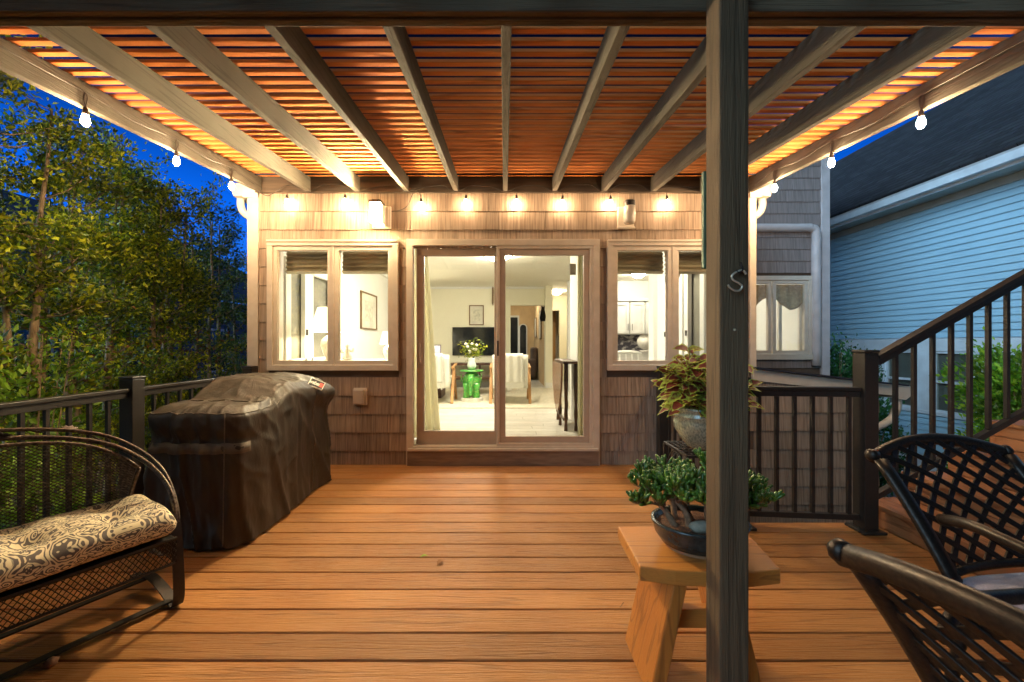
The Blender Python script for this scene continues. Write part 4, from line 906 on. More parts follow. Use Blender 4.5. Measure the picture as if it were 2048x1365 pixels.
# its panel (runs from the corner post to the stair post)
rb = [o for o in C.objects if o.type == 'EMPTY' and o.get('label', '').startswith('dark metal railing facing')][0]
A_, B_ = Vector((1.62,2.60,0)), Vector((2.31,2.54,0))
m = MB(); m.bar(A_+Vector((0,0,.925)), B_+Vector((0,0,.925)), .062, .022); m.bar(A_+Vector((0,0,.893)), B_+Vector((0,0,.893)), .04, .04); m.build('top_rail', M['metal'], rb, bevel=.003)
m = MB(); m.bar(A_+Vector((0,0,.09)), B_+Vector((0,0,.09)), .036, .036); m.build('bottom_rail', M['metal'], rb, bevel=.003)
for j in range(1, 7):
    p = A_.lerp(B_, (j-.3)/6.2); m = MB(); m.box(p.x-.0105, p.x+.0105, p.y-.0105, p.y+.0105, .108, .873); m.build('baluster', M['metal'], rb)
# stair railing
sr = thing('stair_railing', 'sloping dark metal railing climbing the stairs on the right', 'railing', (2.42, 2.52, 0))
SL = .565; ys_ = 2.52
f1 = lambda x, z: (x, ys_, z+SL*(x-2.41))
XE = 4.2
m = MB(); m.bar(f1(2.406,1.135), f1(XE,1.135), .062, .024); m.bar(f1(2.406,1.10), f1(XE,1.10), .042, .042); m.build('top_rail', M['metal'], sr, bevel=.003)
m = MB(); m.bar(f1(2.406,.235), f1(XE,.235), .036, .036); m.build('bottom_rail', M['metal'], sr, bevel=.003)
x = 2.535
while x < XE-.02:
    m = MB(); zb_ = .255+SL*(x-2.41); ztp = 1.078+SL*(x-2.41); m.box(x-.0105, x+.0105, ys_-.0105, ys_+.0105, zb_, ztp); m.build('baluster', M['metal'], sr); x += .1205
m = MB(); m.box(XE-.045, XE+.045, ys_-.045, ys_+.045, .905, 2.25); m.build('post', M['metal'], sr, bevel=.003)
# stairs
st = thing('deck_stairs', 'reddish brown composite stairs climbing from the deck to the right', 'stairs', (2.5, 2, 0))
ya, yb = .2, 2.70
hz = [.15, .33, .51, .69, .87]
for i, z in enumerate(hz):
    xf = 2.50+.29*i; zp = 0 if i == 0 else hz[i-1]
    m = MB(); m.box(xf, xf+.022, ya, yb, zp+.001, z-.027) if i == 0 else (m.box(xf, xf+.022, ya, yb, zp+.001, zp+.075), m.box(xf, xf+.022, ya, yb, zp+.079, z-.027)); m.build('riser', M['stairw'], st, bevel=.002)
    xe = xf+.29 if i < 4 else xf+1.4
    m = MB(); xx = xf-.022
    while xx < xe-.01:
        x2 = min(xx+.152, xe-.001); m.box(xx, x2-.004, ya-.01, yb+.012, z-.0255, z); xx = x2
    m.build('tread', M['stairw'], st, bevel=.003)
m = MB()
for i, z in enumerate(hz): m.box(2.50+.29*i+.0225, 2.50+.29*(i+1)+.02 if i<4 else 5.0, ya+.01, yb-.004, GZ if i else GZ, z-.03)
m.build('stringer', M['stairw'], st)

# ------------------------------------------------------------------ covered grill
gx, gy = -1.88, 2.93; HX, HY = .31, .61
grill = thing('covered_grill', 'barbecue grill under a wrinkled black brown cover against the left railing', 'grill', (gx, gy, 0))
def ztop(x, y):
    # low side shelf in front, hood behind
    v = (y-(gy-HY))/(2*HY)
    s = lambda t: t*t*(3-2*t)
    z = .815 + .13*s(min(max((v-.22)/.26,0),1)) 
    z += .004*math.exp(-((v-.62)/.2)**2)
    z -= .06*s(min(max((v-.86)/.14,0),1))
    # slopes down to the front of the hood (towards +x)
    z -= .05*s(min(max((x-gx)/HX,0),1))*(1 if v > .3 else .15)
    return z
def rr(a, r=.30):
    # superellipse footprint
    c, s = math.cos(a), math.sin(a); n = 8.0
    q = (abs(c)**n+abs(s)**n)**(-1/n); return HX*q*c, HY*q*s
def gcover(u, v):
    a = 2*PI*u; x, y = rr(a); nx, ny = x/HX, y/HY
    z1_ = ztop(gx+x, gy+y)
    flare = 1.0+.05*(1-v)
    rdg = 1-abs(2*mnoise.noise(Vector((u*17+v*1.3, v*.9, 6.6))))
    fold = .028*(1-v)**.8*(max(0, rdg-.45)*1.9)**2
    fold += (.55*mnoise.noise(Vector((u*26, v*1.2, 3.1)))+.45*mnoise.noise(Vector((u*55, v*2.2, 9.7))))*(.006+.030*(1-v)**1.2)
    fold += .012*(1-abs(2*mnoise.noise(Vector((u*31+v*4, v*3.1-u*5, 12.2)))))**4*(.4+.6*v)
    fold += .014*mnoise.noise(Vector((u*9, v*2.5, 1.7)))
    # tuck below the shelf roll, sag above the band
    tk = math.exp(-((v-.79)/.05)**2)*.016 - math.exp(-((v-.90)/.07)**2)*.006
    rl = .0; tk *= max(0.0, -ny)**2
    if v > .95: rl = .03*((v-.95)/.05)**2
    # hood handle bulge on the deck side towards the house
    bl = .085*math.exp(-((v-.90)/.09)**2)*max(0,nx)**2*math.exp(-(((y/HY)-.70)/.42)**2)
    kx = x*flare*(1)+nx*(fold-tk-rl)+nx*bl; ky = y*flare+ny*(fold-tk-rl)
    z = .015+.012*mnoise.noise(Vector((u*30,0,5))) + (z1_-.015)*v - .012*max(0,v-.9)*10*abs(mnoise.noise(Vector((u*60,0,2))))
    z = max(z, .004)
    return (gx+kx, gy+ky, z)
m = MB(); NU, NV = 260, 60; m.grid(gcover, NU, NV, closed=True)
def gcap(u, v):
    a = 2*PI*u; p = gcover(u, 1.0); s = 1-v
    x = gx+(p[0]-gx)*s; y = gy+(p[1]-gy)*s
    wr = .004*mnoise.noise(Vector((x*9, y*7, 1)))+.003*mnoise.noise(Vector((x*22+y*9, y*16, 4)))
    wr += .009*(1-abs(2*mnoise.noise(Vector((x*7+y*5, y*6-x*4, 8)))))**5
    edge = min(1, v/.10)
    z = ztop(x, y)*1.0 + .022*edge + wr*edge
    z = z if v > .001 else p[2]
    return (x, y, z)
n0 = len(m.v); m.grid(gcap, NU, 26, closed=True)
COVV, COVF = list(m.v), list(m.f)
cov = m.build('cover', M['cover'], grill, smooth=True)
mod = cov.modifiers.new('weld', 'WELD'); mod.merge_threshold = .0015
# webbing band across the front + side seam + hem
def gpt(a, v, off=.006):
    u = (a % (2*PI))/(2*PI); p = gcover(u, v); x, y = rr(a); d_ = Vector((x/HX**2, y/HY**2, 0)).normalized(); return Vector(p)+d_*off
m = MB(); aa = np.linspace(-2.25, -.72, 70); vs = []
for a in aa:
    p = gpt(a, .69, .006); q = gpt(a, .765, .006); vs += [p, q]
m.add(vs, [(2*i, 2*i+2, 2*i+3, 2*i+1) for i in range(len(aa)-1)]); m.build('strap', M['coverd'], grill, smooth=True, solid=.004)
for aS in (-.98, .35):
    m = MB(); m.tube([gpt(aS, v, .001) for v in np.linspace(.02, .99, 40)], .0035, 6); m.build('seam', M['coverd'], grill, smooth=True)
m = MB(); m.tube([gpt(a, .985, .0) for a in np.linspace(-2.5, -.3, 70)], .004, 6); m.build('piping', M['coverd'], grill, smooth=True)
m = MB(); sx0 = [gcap((a/(2*PI)) % 1, 1) for a in (0,)]
pts = []
for i in range(30):
    x = gx-HX*.9+2*HX*.9*i/29; yS = gy-HY+.27; pts.append((x, yS, ztop(x, yS)+.026+.010*mnoise.noise(Vector((x*9, yS*7, 1)))+.006*mnoise.noise(Vector((x*22+yS*9, yS*16, 4)))))
m.tube(pts, .0035, 6); m.build('seam', M['coverd'], grill, smooth=True)
# maker's label sewn on the hood
from mathutils.bvhtree import BVHTree
bvh = BVHTree.FromPolygons([Vector(q) for q in COVV], COVF)
lc = at(632, 771, 3.05); lab_o = Vector((lc.x, lc.y, ztop(lc.x, lc.y)+.035))
hit, hn, _i, _d = bvh.ray_cast(Vector((0,0,EYE)), (at(632,771,3)-Vector((0,0,EYE))).normalized())
lab_o = hit
acc = Vector((0,0,0))
for dx in (-.04, 0, .04):
    for dy in (-.03, 0, .03):
        h2, n2_, _i, _d = bvh.find_nearest(hit+Vector((dx,dy,0)))
        acc += n2_ if n2_.z > 0 else -n2_
N = (acc.normalized()+Vector((.05,-.55,.1))).normalized(); Xd = Vector((1, .0, 0)); Xd = (Xd-N*Xd.dot(N)).normalized(); Yd = N.cross(Xd)
LM = Matrix.Translation(lab_o+N*.020) @ Matrix((Xd, Yd, N)).transposed().to_4x4()
m = MB(); m.box(-.058, .058, -.042, .042, -.010, .0, LM); lb = m.build('label', M['labelw'], grill)
m = MB(); m.box(-.053, .053, -.037, .037, .0005, .0015, LM); m.build('label_face', M['label'], lb)
m = MB(); m.box(.022, .051, -.022, .022, .0018, .0028, LM); m.build('label_square', M['labelr'], lb)
def textmesh(body, size, name, mt, MT, parent, ext=.0005):
    cu = bpy.data.curves.new(name, 'FONT'); cu.body = body; cu.size = size; cu.extrude = ext; cu.align_x = 'CENTER'; cu.align_y = 'CENTER'; cu.offset = .0006
    o = bpy.data.objects.new(name, cu); C.objects.link(o); bpy.context.view_layer.update()
    me = bpy.data.meshes.new_from_object(o.evaluated_get(bpy.context.evaluated_depsgraph_get())); bpy.data.objects.remove(o)
    o0 = OFF[parent.name]
    me.transform(Matrix.Translation(-o0) @ MT); me.materials.clear(); me.materials.append(mt)
    o = bpy.data.objects.new(name, me); C.objects.link(o); o.parent = parent; OFF[o.name] = o0; return o
textmesh('weber', .036, 'label_text', M['labelw'], LM @ Matrix.Translation((-.014, 0, .0022)) @ Matrix.Diagonal((.92,1.5,1,1)), lb)
# wheel glimpsed below the cover
m = MB(); m.lathe([(.0,0),(.035,0),(.04,.01),(.035,.02),(0,.02)], (0,0,0), 14); m.v = [(gx+HX-.045, gy-HY+.12+p[0], .0405+p[1]) if False else (gx+HX-.05+p[2], gy-HY+.15+p[0], .041+p[1]) for p in m.v]; m.build('caster', M['irond'], grill)

# ------------------------------------------------------------------ mesh loveseat glider
LO = Vector((-1.79, 1.295, 0)); ls = thing('glider_loveseat', 'wrought iron mesh glider bench with scroll print cushion at the left', 'bench', tuple(LO), math.radians(60))
HW = .57
def arch(y_off, z_off, k=1.0, full=True, y0=.0):
    R = [(HW*k, .02+y0, .30), (HW*k+.008, .05+y0, .44), (HW*k+.004, .12+y_off, .545+z_off), (HW*k-.03, .24+y_off, .64+z_off), (HW*k-.12, .37+y_off, .73+z_off), (HW*k-.26, .45+y_off, .785+z_off), (.12, .50+y_off, .815+z_off)]
    Lf = [(-x, y, z) for (x, y, z) in R[::-1]]
    return smoothpath(R+Lf, 6)
m = MB(); m.tube(arch(0, 0), .0105, 8); m.build('back_frame', M['iron'], ls, smooth=True, local=True)
m = MB(); m.tube(arch(.03, .032, 1.015), .0085, 8); m.build('back_frame', M['iron'], ls, smooth=True, local=True)
# mesh back surface
def topc(u):  # u 0..1 left to right
    s = 2*u-1; a = abs(s)
    x = s*(HW-.05); y = .475-.16*a**2.8-.03*a; z = .792-.05*a**2-.125*a**5; return Vector((x, y, z))
def botc(u):
    s = 2*u-1; a = abs(s); return Vector((s*(HW-.10), .37-.07*a**2.6, .31))
def backS(u, v): return botc(u).lerp(topc(u), v)+Vector((0, .025*math.sin(PI*v), 0))
m = MB(); m.tube([topc(u) for u in np.linspace(0,1,40)], .0085, 8); m.tube([backS(0,v) for v in np.linspace(0,1,8)], .009, 6); m.tube([backS(1,v) for v in np.linspace(0,1,8)], .009, 6); m.tube([botc(u) for u in np.linspace(0,1,30)], .008, 6)
m.build('panel_frame', M['iron'], ls, smooth=True, local=True)
def meshpanel(S_, nu, nv, r=.0013):
    m = MB()
    for sgn in (1, -1):
        for c in range(-nv, nu+nv+1):
            pts = []; ns = max(2*nv, 6)
            for k in range(ns+1):
                v = k/ns; uu = (c-sgn*v*nv)/nu
                if -.0001 <= uu <= 1.0001: pts.append(S_(min(max(uu,0),1), v))
            if len(pts) > 1: m.tube(pts, r, 3, cap=False)
    return m
meshpanel(backS, 44, 32, .0025).build('back_mesh', M['iron'], ls, local=True)
def seatS(u, v): return Vector(((2*u-1)*(HW-.02), -.06+.03*0+.0, .335-.10*v))
meshpanel(lambda u, v: Vector(((2*u-1)*(HW-.02), -.045+.02*v, .345-.115*v)), 56, 4, .0019).build('front_apron', M['irond'], ls, local=True)
m = MB(); m.tube([(-HW+.02,-.025,.228),(HW-.02,-.025,.228)], .006, 6); m.tube([(-HW+.02,-.045,.347),(HW-.02,-.045,.347)], .006, 6); m.build('apron_rod', M['irond'], ls, local=True)
m = MB(); m.box(-HW+.02, HW-.02, -.04, .42, .335, .345); m.build('seat_pan', M['irond'], ls, local=True)
meshpanel(lambda u, v: Vector((HW-.015, -.03+.4*u, .345-.115*v)), 20, 4, .0019).build('side_apron', M['irond'], ls, local=True)
def strap(pts, wd=.042, th=.007, side=Vector((1,0,0))):
    P = smoothpath(pts, 6); m = MB(); vs = []
    for i, p in enumerate(P):
        d_ = (P[min(i+1,len(P)-1)]-P[max(i-1,0)]).normalized(); nn = side.cross(d_).normalized()
        for a, b in ((-1,-1),(1,-1),(1,1),(-1,1)): vs.append(p+side*a*wd/2+nn*b*th/2)
    n = len(P); fs = [(4*i+j, 4*i+(j+1) % 4, 4*i+4+(j+1) % 4, 4*i+4+j) for i in range(n-1) for j in range(4)]+[(3,2,1,0),(4*n-4,4*n-3,4*n-2,4*n-1)]
    m.add(vs, fs); return m
for s_ in (-1, 1):
    x = s_*HW
    strap([(x,.05,.44),(x,.02,.36),(x,.0,.25),(x,-.015,.10),(x,-.005,.035),(x,.03,.012),(x,.15,.045),(x,.28,.062),(x,.38,.045),(x,.47,.012),(x,.50,.012)]).build('leg', M['irond'], ls, local=True, fixn=True)
    strap([(x,.05,.44),(x,.06,.30),(x,.12,.22),(x,.3,.20),(x,.42,.26),(x,.42,.34)], .03, .006).build('spring_arm', M['irond'], ls, local=True, fixn=True)
m = MB(); m.box(-HW, HW, .045, .080, .018, .026); m.build('cross_rail', M['irond'], ls, local=True)
m = MB(); m.box(-HW, HW, .30, .33, .048, .056); m.build('cross_rail', M['irond'], ls, local=True)
# leaf ornaments between the two arches, small scrolls
def leafshape(c, r, tilt, rot):
    m = MB(); n = 20; vs = [Vector((0,0,.004))]
    for i in range(n):
        a = 2*PI*i/n; rad = r*(1.0 if i % 2 == 0 else .62)*(1.0+.25*math.cos(a)); vs.append(Vector((math.cos(a)*rad, math.sin(a)*rad*.8, 0)))
    Mx = Matrix.Translation(c) @ Matrix.Rotation(rot, 4, 'Z') @ Matrix.Rotation(tilt, 4, 'X'); vs = [Mx @ q for q in vs]
    m.add(vs, [(0, i+1, (i+1) % n+1) for i in range(n)]); return m
for (s_, r) in ((.33,.038),(.24,.024),(.14,.045),(.04,.028),(-.06,.045),(-.2,.028),(-.3,.04)):
    c_ = Vector((s_, .475+.03*(1-abs(s_)*1.6)+.005, .800+.03*(1-abs(s_*1.9)**2)))
    leafshape(c_, r, .55, random.uniform(0,3)).build('leaf_ornament', M['iron'], ls, local=True, solid=.003)
m = MB(); m.tube(smoothpath([(.34,.47,.79),(.37,.455,.795),(.40,.44,.775),(.43,.43,.75),(.445,.415,.757),(.44,.42,.772)],5), .0035, 6); m.build('scroll', M['iron'], ls, smooth=True, local=True)
m = MB(); m.tube(smoothpath([(-.34,.47,.79),(-.38,.45,.795),(-.42,.42,.765),(-.45,.40,.75)],5), .0035, 6); m.build('scroll', M['iron'], ls, local=True)
# cushion: its own thing resting on the bench
cu = thing('seat_cushion', 'tufted bench cushion in cream scroll print on the iron glider', 'cushion', tuple(LO), math.radians(60))
def cush(u, v):
    # wrap profile round: v 0..1 around section, u along
    x = (2*u-1)*(HW-.015); a = 2*PI*v; n = 3.0
    c_, s_ = math.cos(a), math.sin(a); q = (abs(c_)**n+abs(s_)**n)**(-1/n)
    ends = min(1, (1-abs(2*u-1))/.06)**.5
    yy = .165+.235*q*c_*(.86+.14*ends)
    h_ = .058*ends
    tuft = 0
    for tx in (-.38,-.13,.13,.38):
        for ty in (.10,.27):
            tuft += math.exp(-(((x-tx)/.055)**2+((yy-ty)/.06)**2))
    zz = .410+h_*q*s_*(1.0+.25*math.cos(x*25)*0)
    if s_ > 0: zz += .022*s_*(1-1.8*tuft)+.010*mnoise.noise(Vector((x*9,yy*9,0)))
    yy += .008*mnoise.noise(Vector((x*7, v*6, 2)))
    return (x, yy, zz)
m = MB(); m.grid(cush, 110, 56); m.build('cushion_body', M['scroll'], cu, smooth=True, local=True)
m = MB()
for tx in (-.38,-.13,.13,.38):
    for ty in (.10,.27): m.lathe([(0,.004),(.010,.002),(.011,-.003)], (tx,ty,.436), 10)
m.build('tuft_button', M['scroll'], cu, smooth=True, local=True)

# ------------------------------------------------------------------ cast patio chairs (front = local +y, right = +x)
def patio_chair(label, loc, rz_):
    t = thing('patio_chair', label, 'chair', loc, rz_, 'cast metal patio chairs at the right')
    ZT, ZB, WT, WB = .85, .49, .262, .248
    def B(u, v):  # u -1..1, v 0..1 ; back panel leaning backwards with slight curve
        return Vector((u*(WB+(WT-WB)*v), -.235-.17*v-.035*v*v+.03*(1-u*u)*-1, ZB+(ZT-ZB-.045)*v+.045*(1-u*u)*v))
    # stiles with a sweeping rolled head
    for s_ in (-1, 1):
        P = [Vector((s_*WB*.98, -.20, .40))]+[B(s_*1.0, v)+Vector((s_*.012,0,0)) for v in np.linspace(0, .96, 8)]
        m = MB(); m.tube(P, [.0155]*len(P), 8, flat=1.7); m.build('stile', M['cast'], t, smooth=True, local=True)
        e0 = B(s_, 1)+Vector((s_*.03, -.01, .0)); m = MB(); m.tube([e0+Vector((-s_*.02,0,0)), e0, e0+Vector((s_*.012,0,0))], [.021,.023,.012], 12); m.build('scroll_end', M['cast'], t, smooth=True, local=True)
    P = [B(u, 1)+Vector((0,-.012,0)) for u in np.linspace(-1.1, 1.1, 20)]
    m = MB(); m.tube(P, .0175, 12, flat=1.3); m.build('top_rail', M['cast'], t, smooth=True, local=True)
    m = MB(); m.tube([B(u, 0) for u in np.linspace(-1, 1, 10)], .014, 8); m.build('bottom_rail', M['cast'], t, smooth=True, local=True)
    # woven lattice of flat straps
    m = MB(); N_ = 6
    for sg in (1, -1):
        for k in range(-N_+1, N_):
            c0 = k*2/ N_*1.0
            pts = []
            for v in np.linspace(0, 1, 25):
                u = sg*(2*v-1)*1.0+c0
                if abs(u) <= 1.0: pts.append(B(u, v)+Vector((0, sg*.003, 0)))
            if len(pts) > 2:
                vs = []
                for i, p in enumerate(pts):
                    d_ = (pts[min(i+1,len(pts)-1)]-pts[max(i-1,0)]).normalized(); nn = Vector((0,-.92,-.38)); sd = d_.cross(nn).normalized()
                    for a, b in ((-1,-1),(1,-1),(1,1),(-1,1)): vs.append(p+sd*a*.0092+nn*b*.0035)
                n = len(pts); m.add(vs, [(4*i+j, 4*i+(j+1) % 4, 4*i+4+(j+1) % 4, 4*i+4+j) for i in range(n-1) for j in range(4)]+[(3,2,1,0),(4*n-4,4*n-3,4*n-2,4*n-1)])
    m.build('lattice', M['cast'], t, local=True, fixn=True, bevel=.0015)
    # seat frame, arms, legs
    m = MB(); loop = [(-.24,-.22),(.24,-.22),(.27,.0),(.26,.22),(.15,.27),(-.15,.27),(-.26,.22),(-.27,0)]
    m.tube([(a,b,.40) for a, b in loop]+[(loop[0][0],loop[0][1],.40)], .017, 8)
    for k in range(7): m.box(-.24+.075*k, -.215+.075*k, -.21, .255, .393, .402)
    m.build('seat_frame', M['cast'], t, smooth=False, local=True)
    for s_ in (-1, 1):
        P = smoothpath([(s_*.245,-.27,.645),(s_*.285,-.16,.675),(s_*.305,0,.665),(s_*.31,.14,.655),(s_*.305,.22,.635),(s_*.30,.235,.58),(s_*.285,.20,.50),(s_*.27,.19,.41)],6)
        m = MB(); m.tube(P, .0125, 8, flat=1.35); m.build('arm', M['cast'], t, smooth=True, local=True)
        for (yy, bend) in ((.21,.06), (-.20,-.09)):
            P = smoothpath([(s_*.255,yy,.40),(s_*.262,yy+bend*.1,.28),(s_*.268,yy+bend*.4,.12),(s_*.275,yy+bend,.005)],5)
            m = MB(); m.tube(P, .016, 8); m.build('leg', M['cast'], t, smooth=True, local=True)
    return t
def chair_cushion(label, loc, rz_):
    t = thing('chair_cushion', label, 'cushion', loc, rz_, 'grey cushions on the patio chairs')
    def f(u, v):
        a = 2*PI*v; n = 3.2; c_, s_ = math.cos(a), math.sin(a); q = (abs(c_)**n+abs(s_)**n)**(-1/n)
        x = 2*u-1; e_ = max(0.0, 1-abs(x)**8)**.5
        return (x*.25, .01+.245*q*c_*(.92+.08*e_), .462+.040*q*s_*e_)
    m = MB(); m.grid(f, 40, 36); m.build('cushion_body', M['cushg'], t, smooth=True, local=True)
def yaw(fx, fy): return math.atan2(fy, fx)-PI/2
C1 = (1.70, 1.03, 0); C2 = (1.155, .55, 0)
patio_chair('far patio chair with lattice back standing before the stairs', C1, yaw(.10,-.995))
chair_cushion('grey violet cushion on the far patio chair', C1, yaw(.10,-.995))
patio_chair('near patio chair with lattice back cut off by the bottom right corner', C2, yaw(.99,.12))
chair_cushion('grey violet cushion on the near patio chair', C2, yaw(.99,.12))

# ------------------------------------------------------------------ stool with bonsai
SZ = .45
stl = thing('wooden_stool', 'honey coloured wooden stool with angled top behind the timber post', 'stool', (.72, 1.5, 0))
poly = [(.478,1.640),(.470,1.338),(.60,1.302),(.80,1.292),(.945,1.315),(1.03,1.60),(.90,1.66),(.70,1.675)]
m = MB(); m.prism([(.478,1.640),(.468,1.345),(.58,1.318),(.72,1.306),(.84,1.310),(.945,1.328),(1.00,1.645)], SZ-.052, SZ, 'z'); m.build('seat', M['stool'], stl, bevel=.005, fixn=True)
def splay(a, b, wd, dp, nm):
    m = MB(); m.bar(a, b, wd, dp, (0,1,0)); m.build(nm, M['stoolz'], stl, bevel=.005)
def wedge(top, bot, wt, wb, ty, by, nm):
    # slab leg: quad at the top and at the bottom (x centre, half width), y range
    (tx, tz), (bx, bz) = top, bot
    vs = [(tx-wt,ty[0],tz),(tx+wt,ty[0],tz),(tx+wt,ty[1],tz),(tx-wt,ty[1],tz),(bx-wb,by[0],bz),(bx+wb,by[0],bz),(bx+wb,by[1],bz),(bx-wb,by[1],bz)]
    m = MB(); m.add(vs, [(0,1,2,3),(7,6,5,4),(0,4,5,1),(1,5,6,2),(2,6,7,3),(3,7,4,0)]); m.build(nm, M['stoolz'], stl, bevel=.006, fixn=True)
wedge((.610,SZ-.067),(.520,.002),.025,.026,(1.345,1.61),(1.33,1.60),'leg')
wedge((.785,SZ-.067),(.870,.002),.025,.026,(1.345,1.61),(1.33,1.60),'leg')
m = MB(); m.box(.575,.822,1.46,1.50,.15,.22); m.build('stretcher', M['stool'], stl, bevel=.004)
m = MB(); m.box(.57,.83,1.36,1.59,SZ-.066,SZ-.0535); m.build('batten', M['stoolz'], stl, bevel=.003)
bx_, by_ = .745, 1.485
bp = thing('bonsai_pot', 'oval dark glazed bonsai pot with soil and a stone on the wooden stool', 'pot', (bx_, by_, SZ))
m = MB(); m.lathe([(.125,.0),(.13,.012),(.14,.014),(.165,.05),(.172,.085),(.178,.09),(.178,.098),(.166,.098),(.160,.085),(.155,.075),(.0,.074)], (bx_,by_,SZ+.001), 48, sy=.78); m.build('pot_body', M['potdark'], bp, smooth=True)
m = MB(); m.lathe([(.10,.0),(.128,.0),(.132,.011),(.10,.011)], (bx_,by_,SZ+.0005), 40, sy=.80); m.build('pot_foot', M['clay'], bp)
m = MB(); m.grid(lambda u, v: (bx_+.156*v*math.cos(2*PI*u), by_+.121*v*math.sin(2*PI*u), SZ+.080+.014*(1-v*v)+.007*mnoise.noise(Vector((30*v*math.cos(2*PI*u),30*v*math.sin(2*PI*u),0)))), 60, 20, closed=True); m.build('soil', mat('bonsai soil', (.16,.07,.035), .95, (.05,.025,.015), (60,60,60), 3, 6, .8, .006), bp, smooth=True)
m = MB(); m.lathe([(0,-.02),(.03,-.016),(.042,0),(.035,.014),(.015,.021),(0,.022)], (bx_-.03,by_-.075,SZ+.105), 20, sy=.6, fn=lambda a, z: 1+.12*math.sin(2*a+1)+.06*math.sin(5*a)); tag(m.build('stone', M['rock'], smooth=True), 'pale pebble on the soil of the bonsai pot', 'stone')
BS = .84
bo = thing('jade_bonsai', 'jade plant bonsai with finger shaped green leaves on short bare trunks', 'bonsai', (bx_, by_, SZ+.08))
trunks = [(-.10,-.02,-.20,.17),(-.055,-.035,-.12,.19),(-.02,.02,-.06,.25),(.03,-.02,.0,.22),(.02,-.04,.06,.20),(.07,.0,.12,.24),(.12,-.01,.22,.17),(-.08,.03,-.14,.24)]
tips = []; m = MB()
for (tx, ty, ex_, eh) in trunks:
    p0 = Vector((bx_+tx, by_+ty, SZ+.08)); p3 = Vector((bx_+ex_*BS, by_+ty*1.5+random.uniform(-.04,.04), SZ+.08+eh*.62*BS))
    mid = p0.lerp(p3,.5)+Vector((random.uniform(-.02,.02), random.uniform(-.02,.02), .01))
    P = smoothpath([p0, mid, p3], 5); m.tube(P, [.015-.008*i/(len(P)-1) for i in range(len(P))], 8)
    for k in range(7):
        q = P[random.randint(5, len(P)-1)]; dr = Vector((random.gauss(0,.8)+(ex_)*2.2, random.gauss(0,.8), random.uniform(.35,1.2))).normalized()*random.uniform(.04,.085)
        e_ = q+dr; m.tube([q, q.lerp(e_,.5)+Vector((0,0,.008)), e_], [.006,.005,.004], 5); tips.append((e_, dr.normalized()))
        for k2 in range(2):
            dr2 = (dr.normalized()+Vector((random.gauss(0,.6), random.gauss(0,.6), random.uniform(0,.6)))).normalized()*.05
            m.tube([e_, e_+dr2], [.004,.003], 4); tips.append((e_+dr2, dr2.normalized()))
m.build('trunk', M['jadebark'], bo, smooth=True)
m = MB()
for (p, d_) in tips:
    for k in range(12):
        dd_ = (d_*.5+Vector((random.gauss(0,.5), random.gauss(0,.5), random.uniform(.3,1.5)))).normalized(); L_ = random.uniform(.028,.052); q = p+dd_*.006-d_*random.uniform(0,.03)
        m.tube([q, q+dd_*L_*.6, q+dd_*L_*.93, q+dd_*L_], [.0035,.0058,.0056,.003], 6)
m.build('foliage', M['jade'], bo, smooth=True)

# ------------------------------------------------------------------ coleus on iron stand
qx, qy = 1.27, 2.50; QZ = .555
ps_ = thing('plant_stand', 'square wrought iron plant stand with arched braces under the coleus pot', 'plant stand', (qx, qy, 0))
a_ = .17
m = MB()
for (s0, s1_) in (((-1,-1),(1,-1)),((1,-1),(1,1)),((1,1),(-1,1)),((-1,1),(-1,-1))): m.bar((qx+a_*s0[0],qy+a_*s0[1],QZ-.012),(qx+a_*s1_[0],qy+a_*s1_[1],QZ-.012),.014,.014)
for k in range(1, 9):
    t_ = -a_+2*a_*k/9; m.bar((qx+t_,qy-a_,QZ-.008),(qx+t_,qy+a_,QZ-.008),.005,.005); m.bar((qx-a_,qy+t_,QZ-.008),(qx+a_,qy+t_,QZ-.008),.005,.005)
m.build('top_grid', M['irond'], ps_)
for (s0, s1_) in ((-1,-1),(1,-1),(1,1),(-1,1)):
    m = MB(); m.bar((qx+a_*s0,qy+a_*s1_,.002),(qx+a_*s0,qy+a_*s1_,QZ-.02),.013,.013,(0,1,0)); m.build('leg', M['irond'], ps_)
for (s0, s1_, e0, e1) in ((-1,-1,1,-1),(1,-1,1,1),(1,1,-1,1),(-1,1,-1,-1)):
    A = Vector((qx+a_*s0,qy+a_*s1_,.28)); B = Vector((qx+a_*e0,qy+a_*e1,.28))
    m = MB(); m.tube([A.lerp(B, t_)+Vector((0,0,.25*math.sin(PI*t_)**.7)) for t_ in np.linspace(0,1,20)], .005, 6); m.tube([A.lerp(B, .5+.5*(t_-.5))+Vector((0,0,-.02+.15*math.sin(PI*t_)**.7)) for t_ in np.linspace(0,1,16)], .004, 6); m.build('arched_brace', M['irond'], ps_, smooth=True)
cpn = thing('ceramic_planter', 'round crackled green grey ceramic planter on the iron stand', 'planter', (qx, qy, QZ))
m = MB(); m.lathe([(.0,.0),(.085,.0),(.095,.012),(.135,.06),(.165,.12),(.175,.17),(.170,.195),(.178,.20),(.178,.212),(.168,.222),(.172,.235),(.182,.25),(.178,.262),(.165,.262),(.155,.24),(.0,.235)], (qx,qy,QZ+.002), 56, fn=lambda a, z: 1+.008*math.sin(a*9+z*20)); m.build('planter_body', M['potg'], cpn, smooth=True)
co = thing('coleus_plant', 'bushy coleus with burgundy leaves edged in lime green in the round planter', 'plant', (qx, qy, QZ+.24))
V = []; Fc = []; At = []
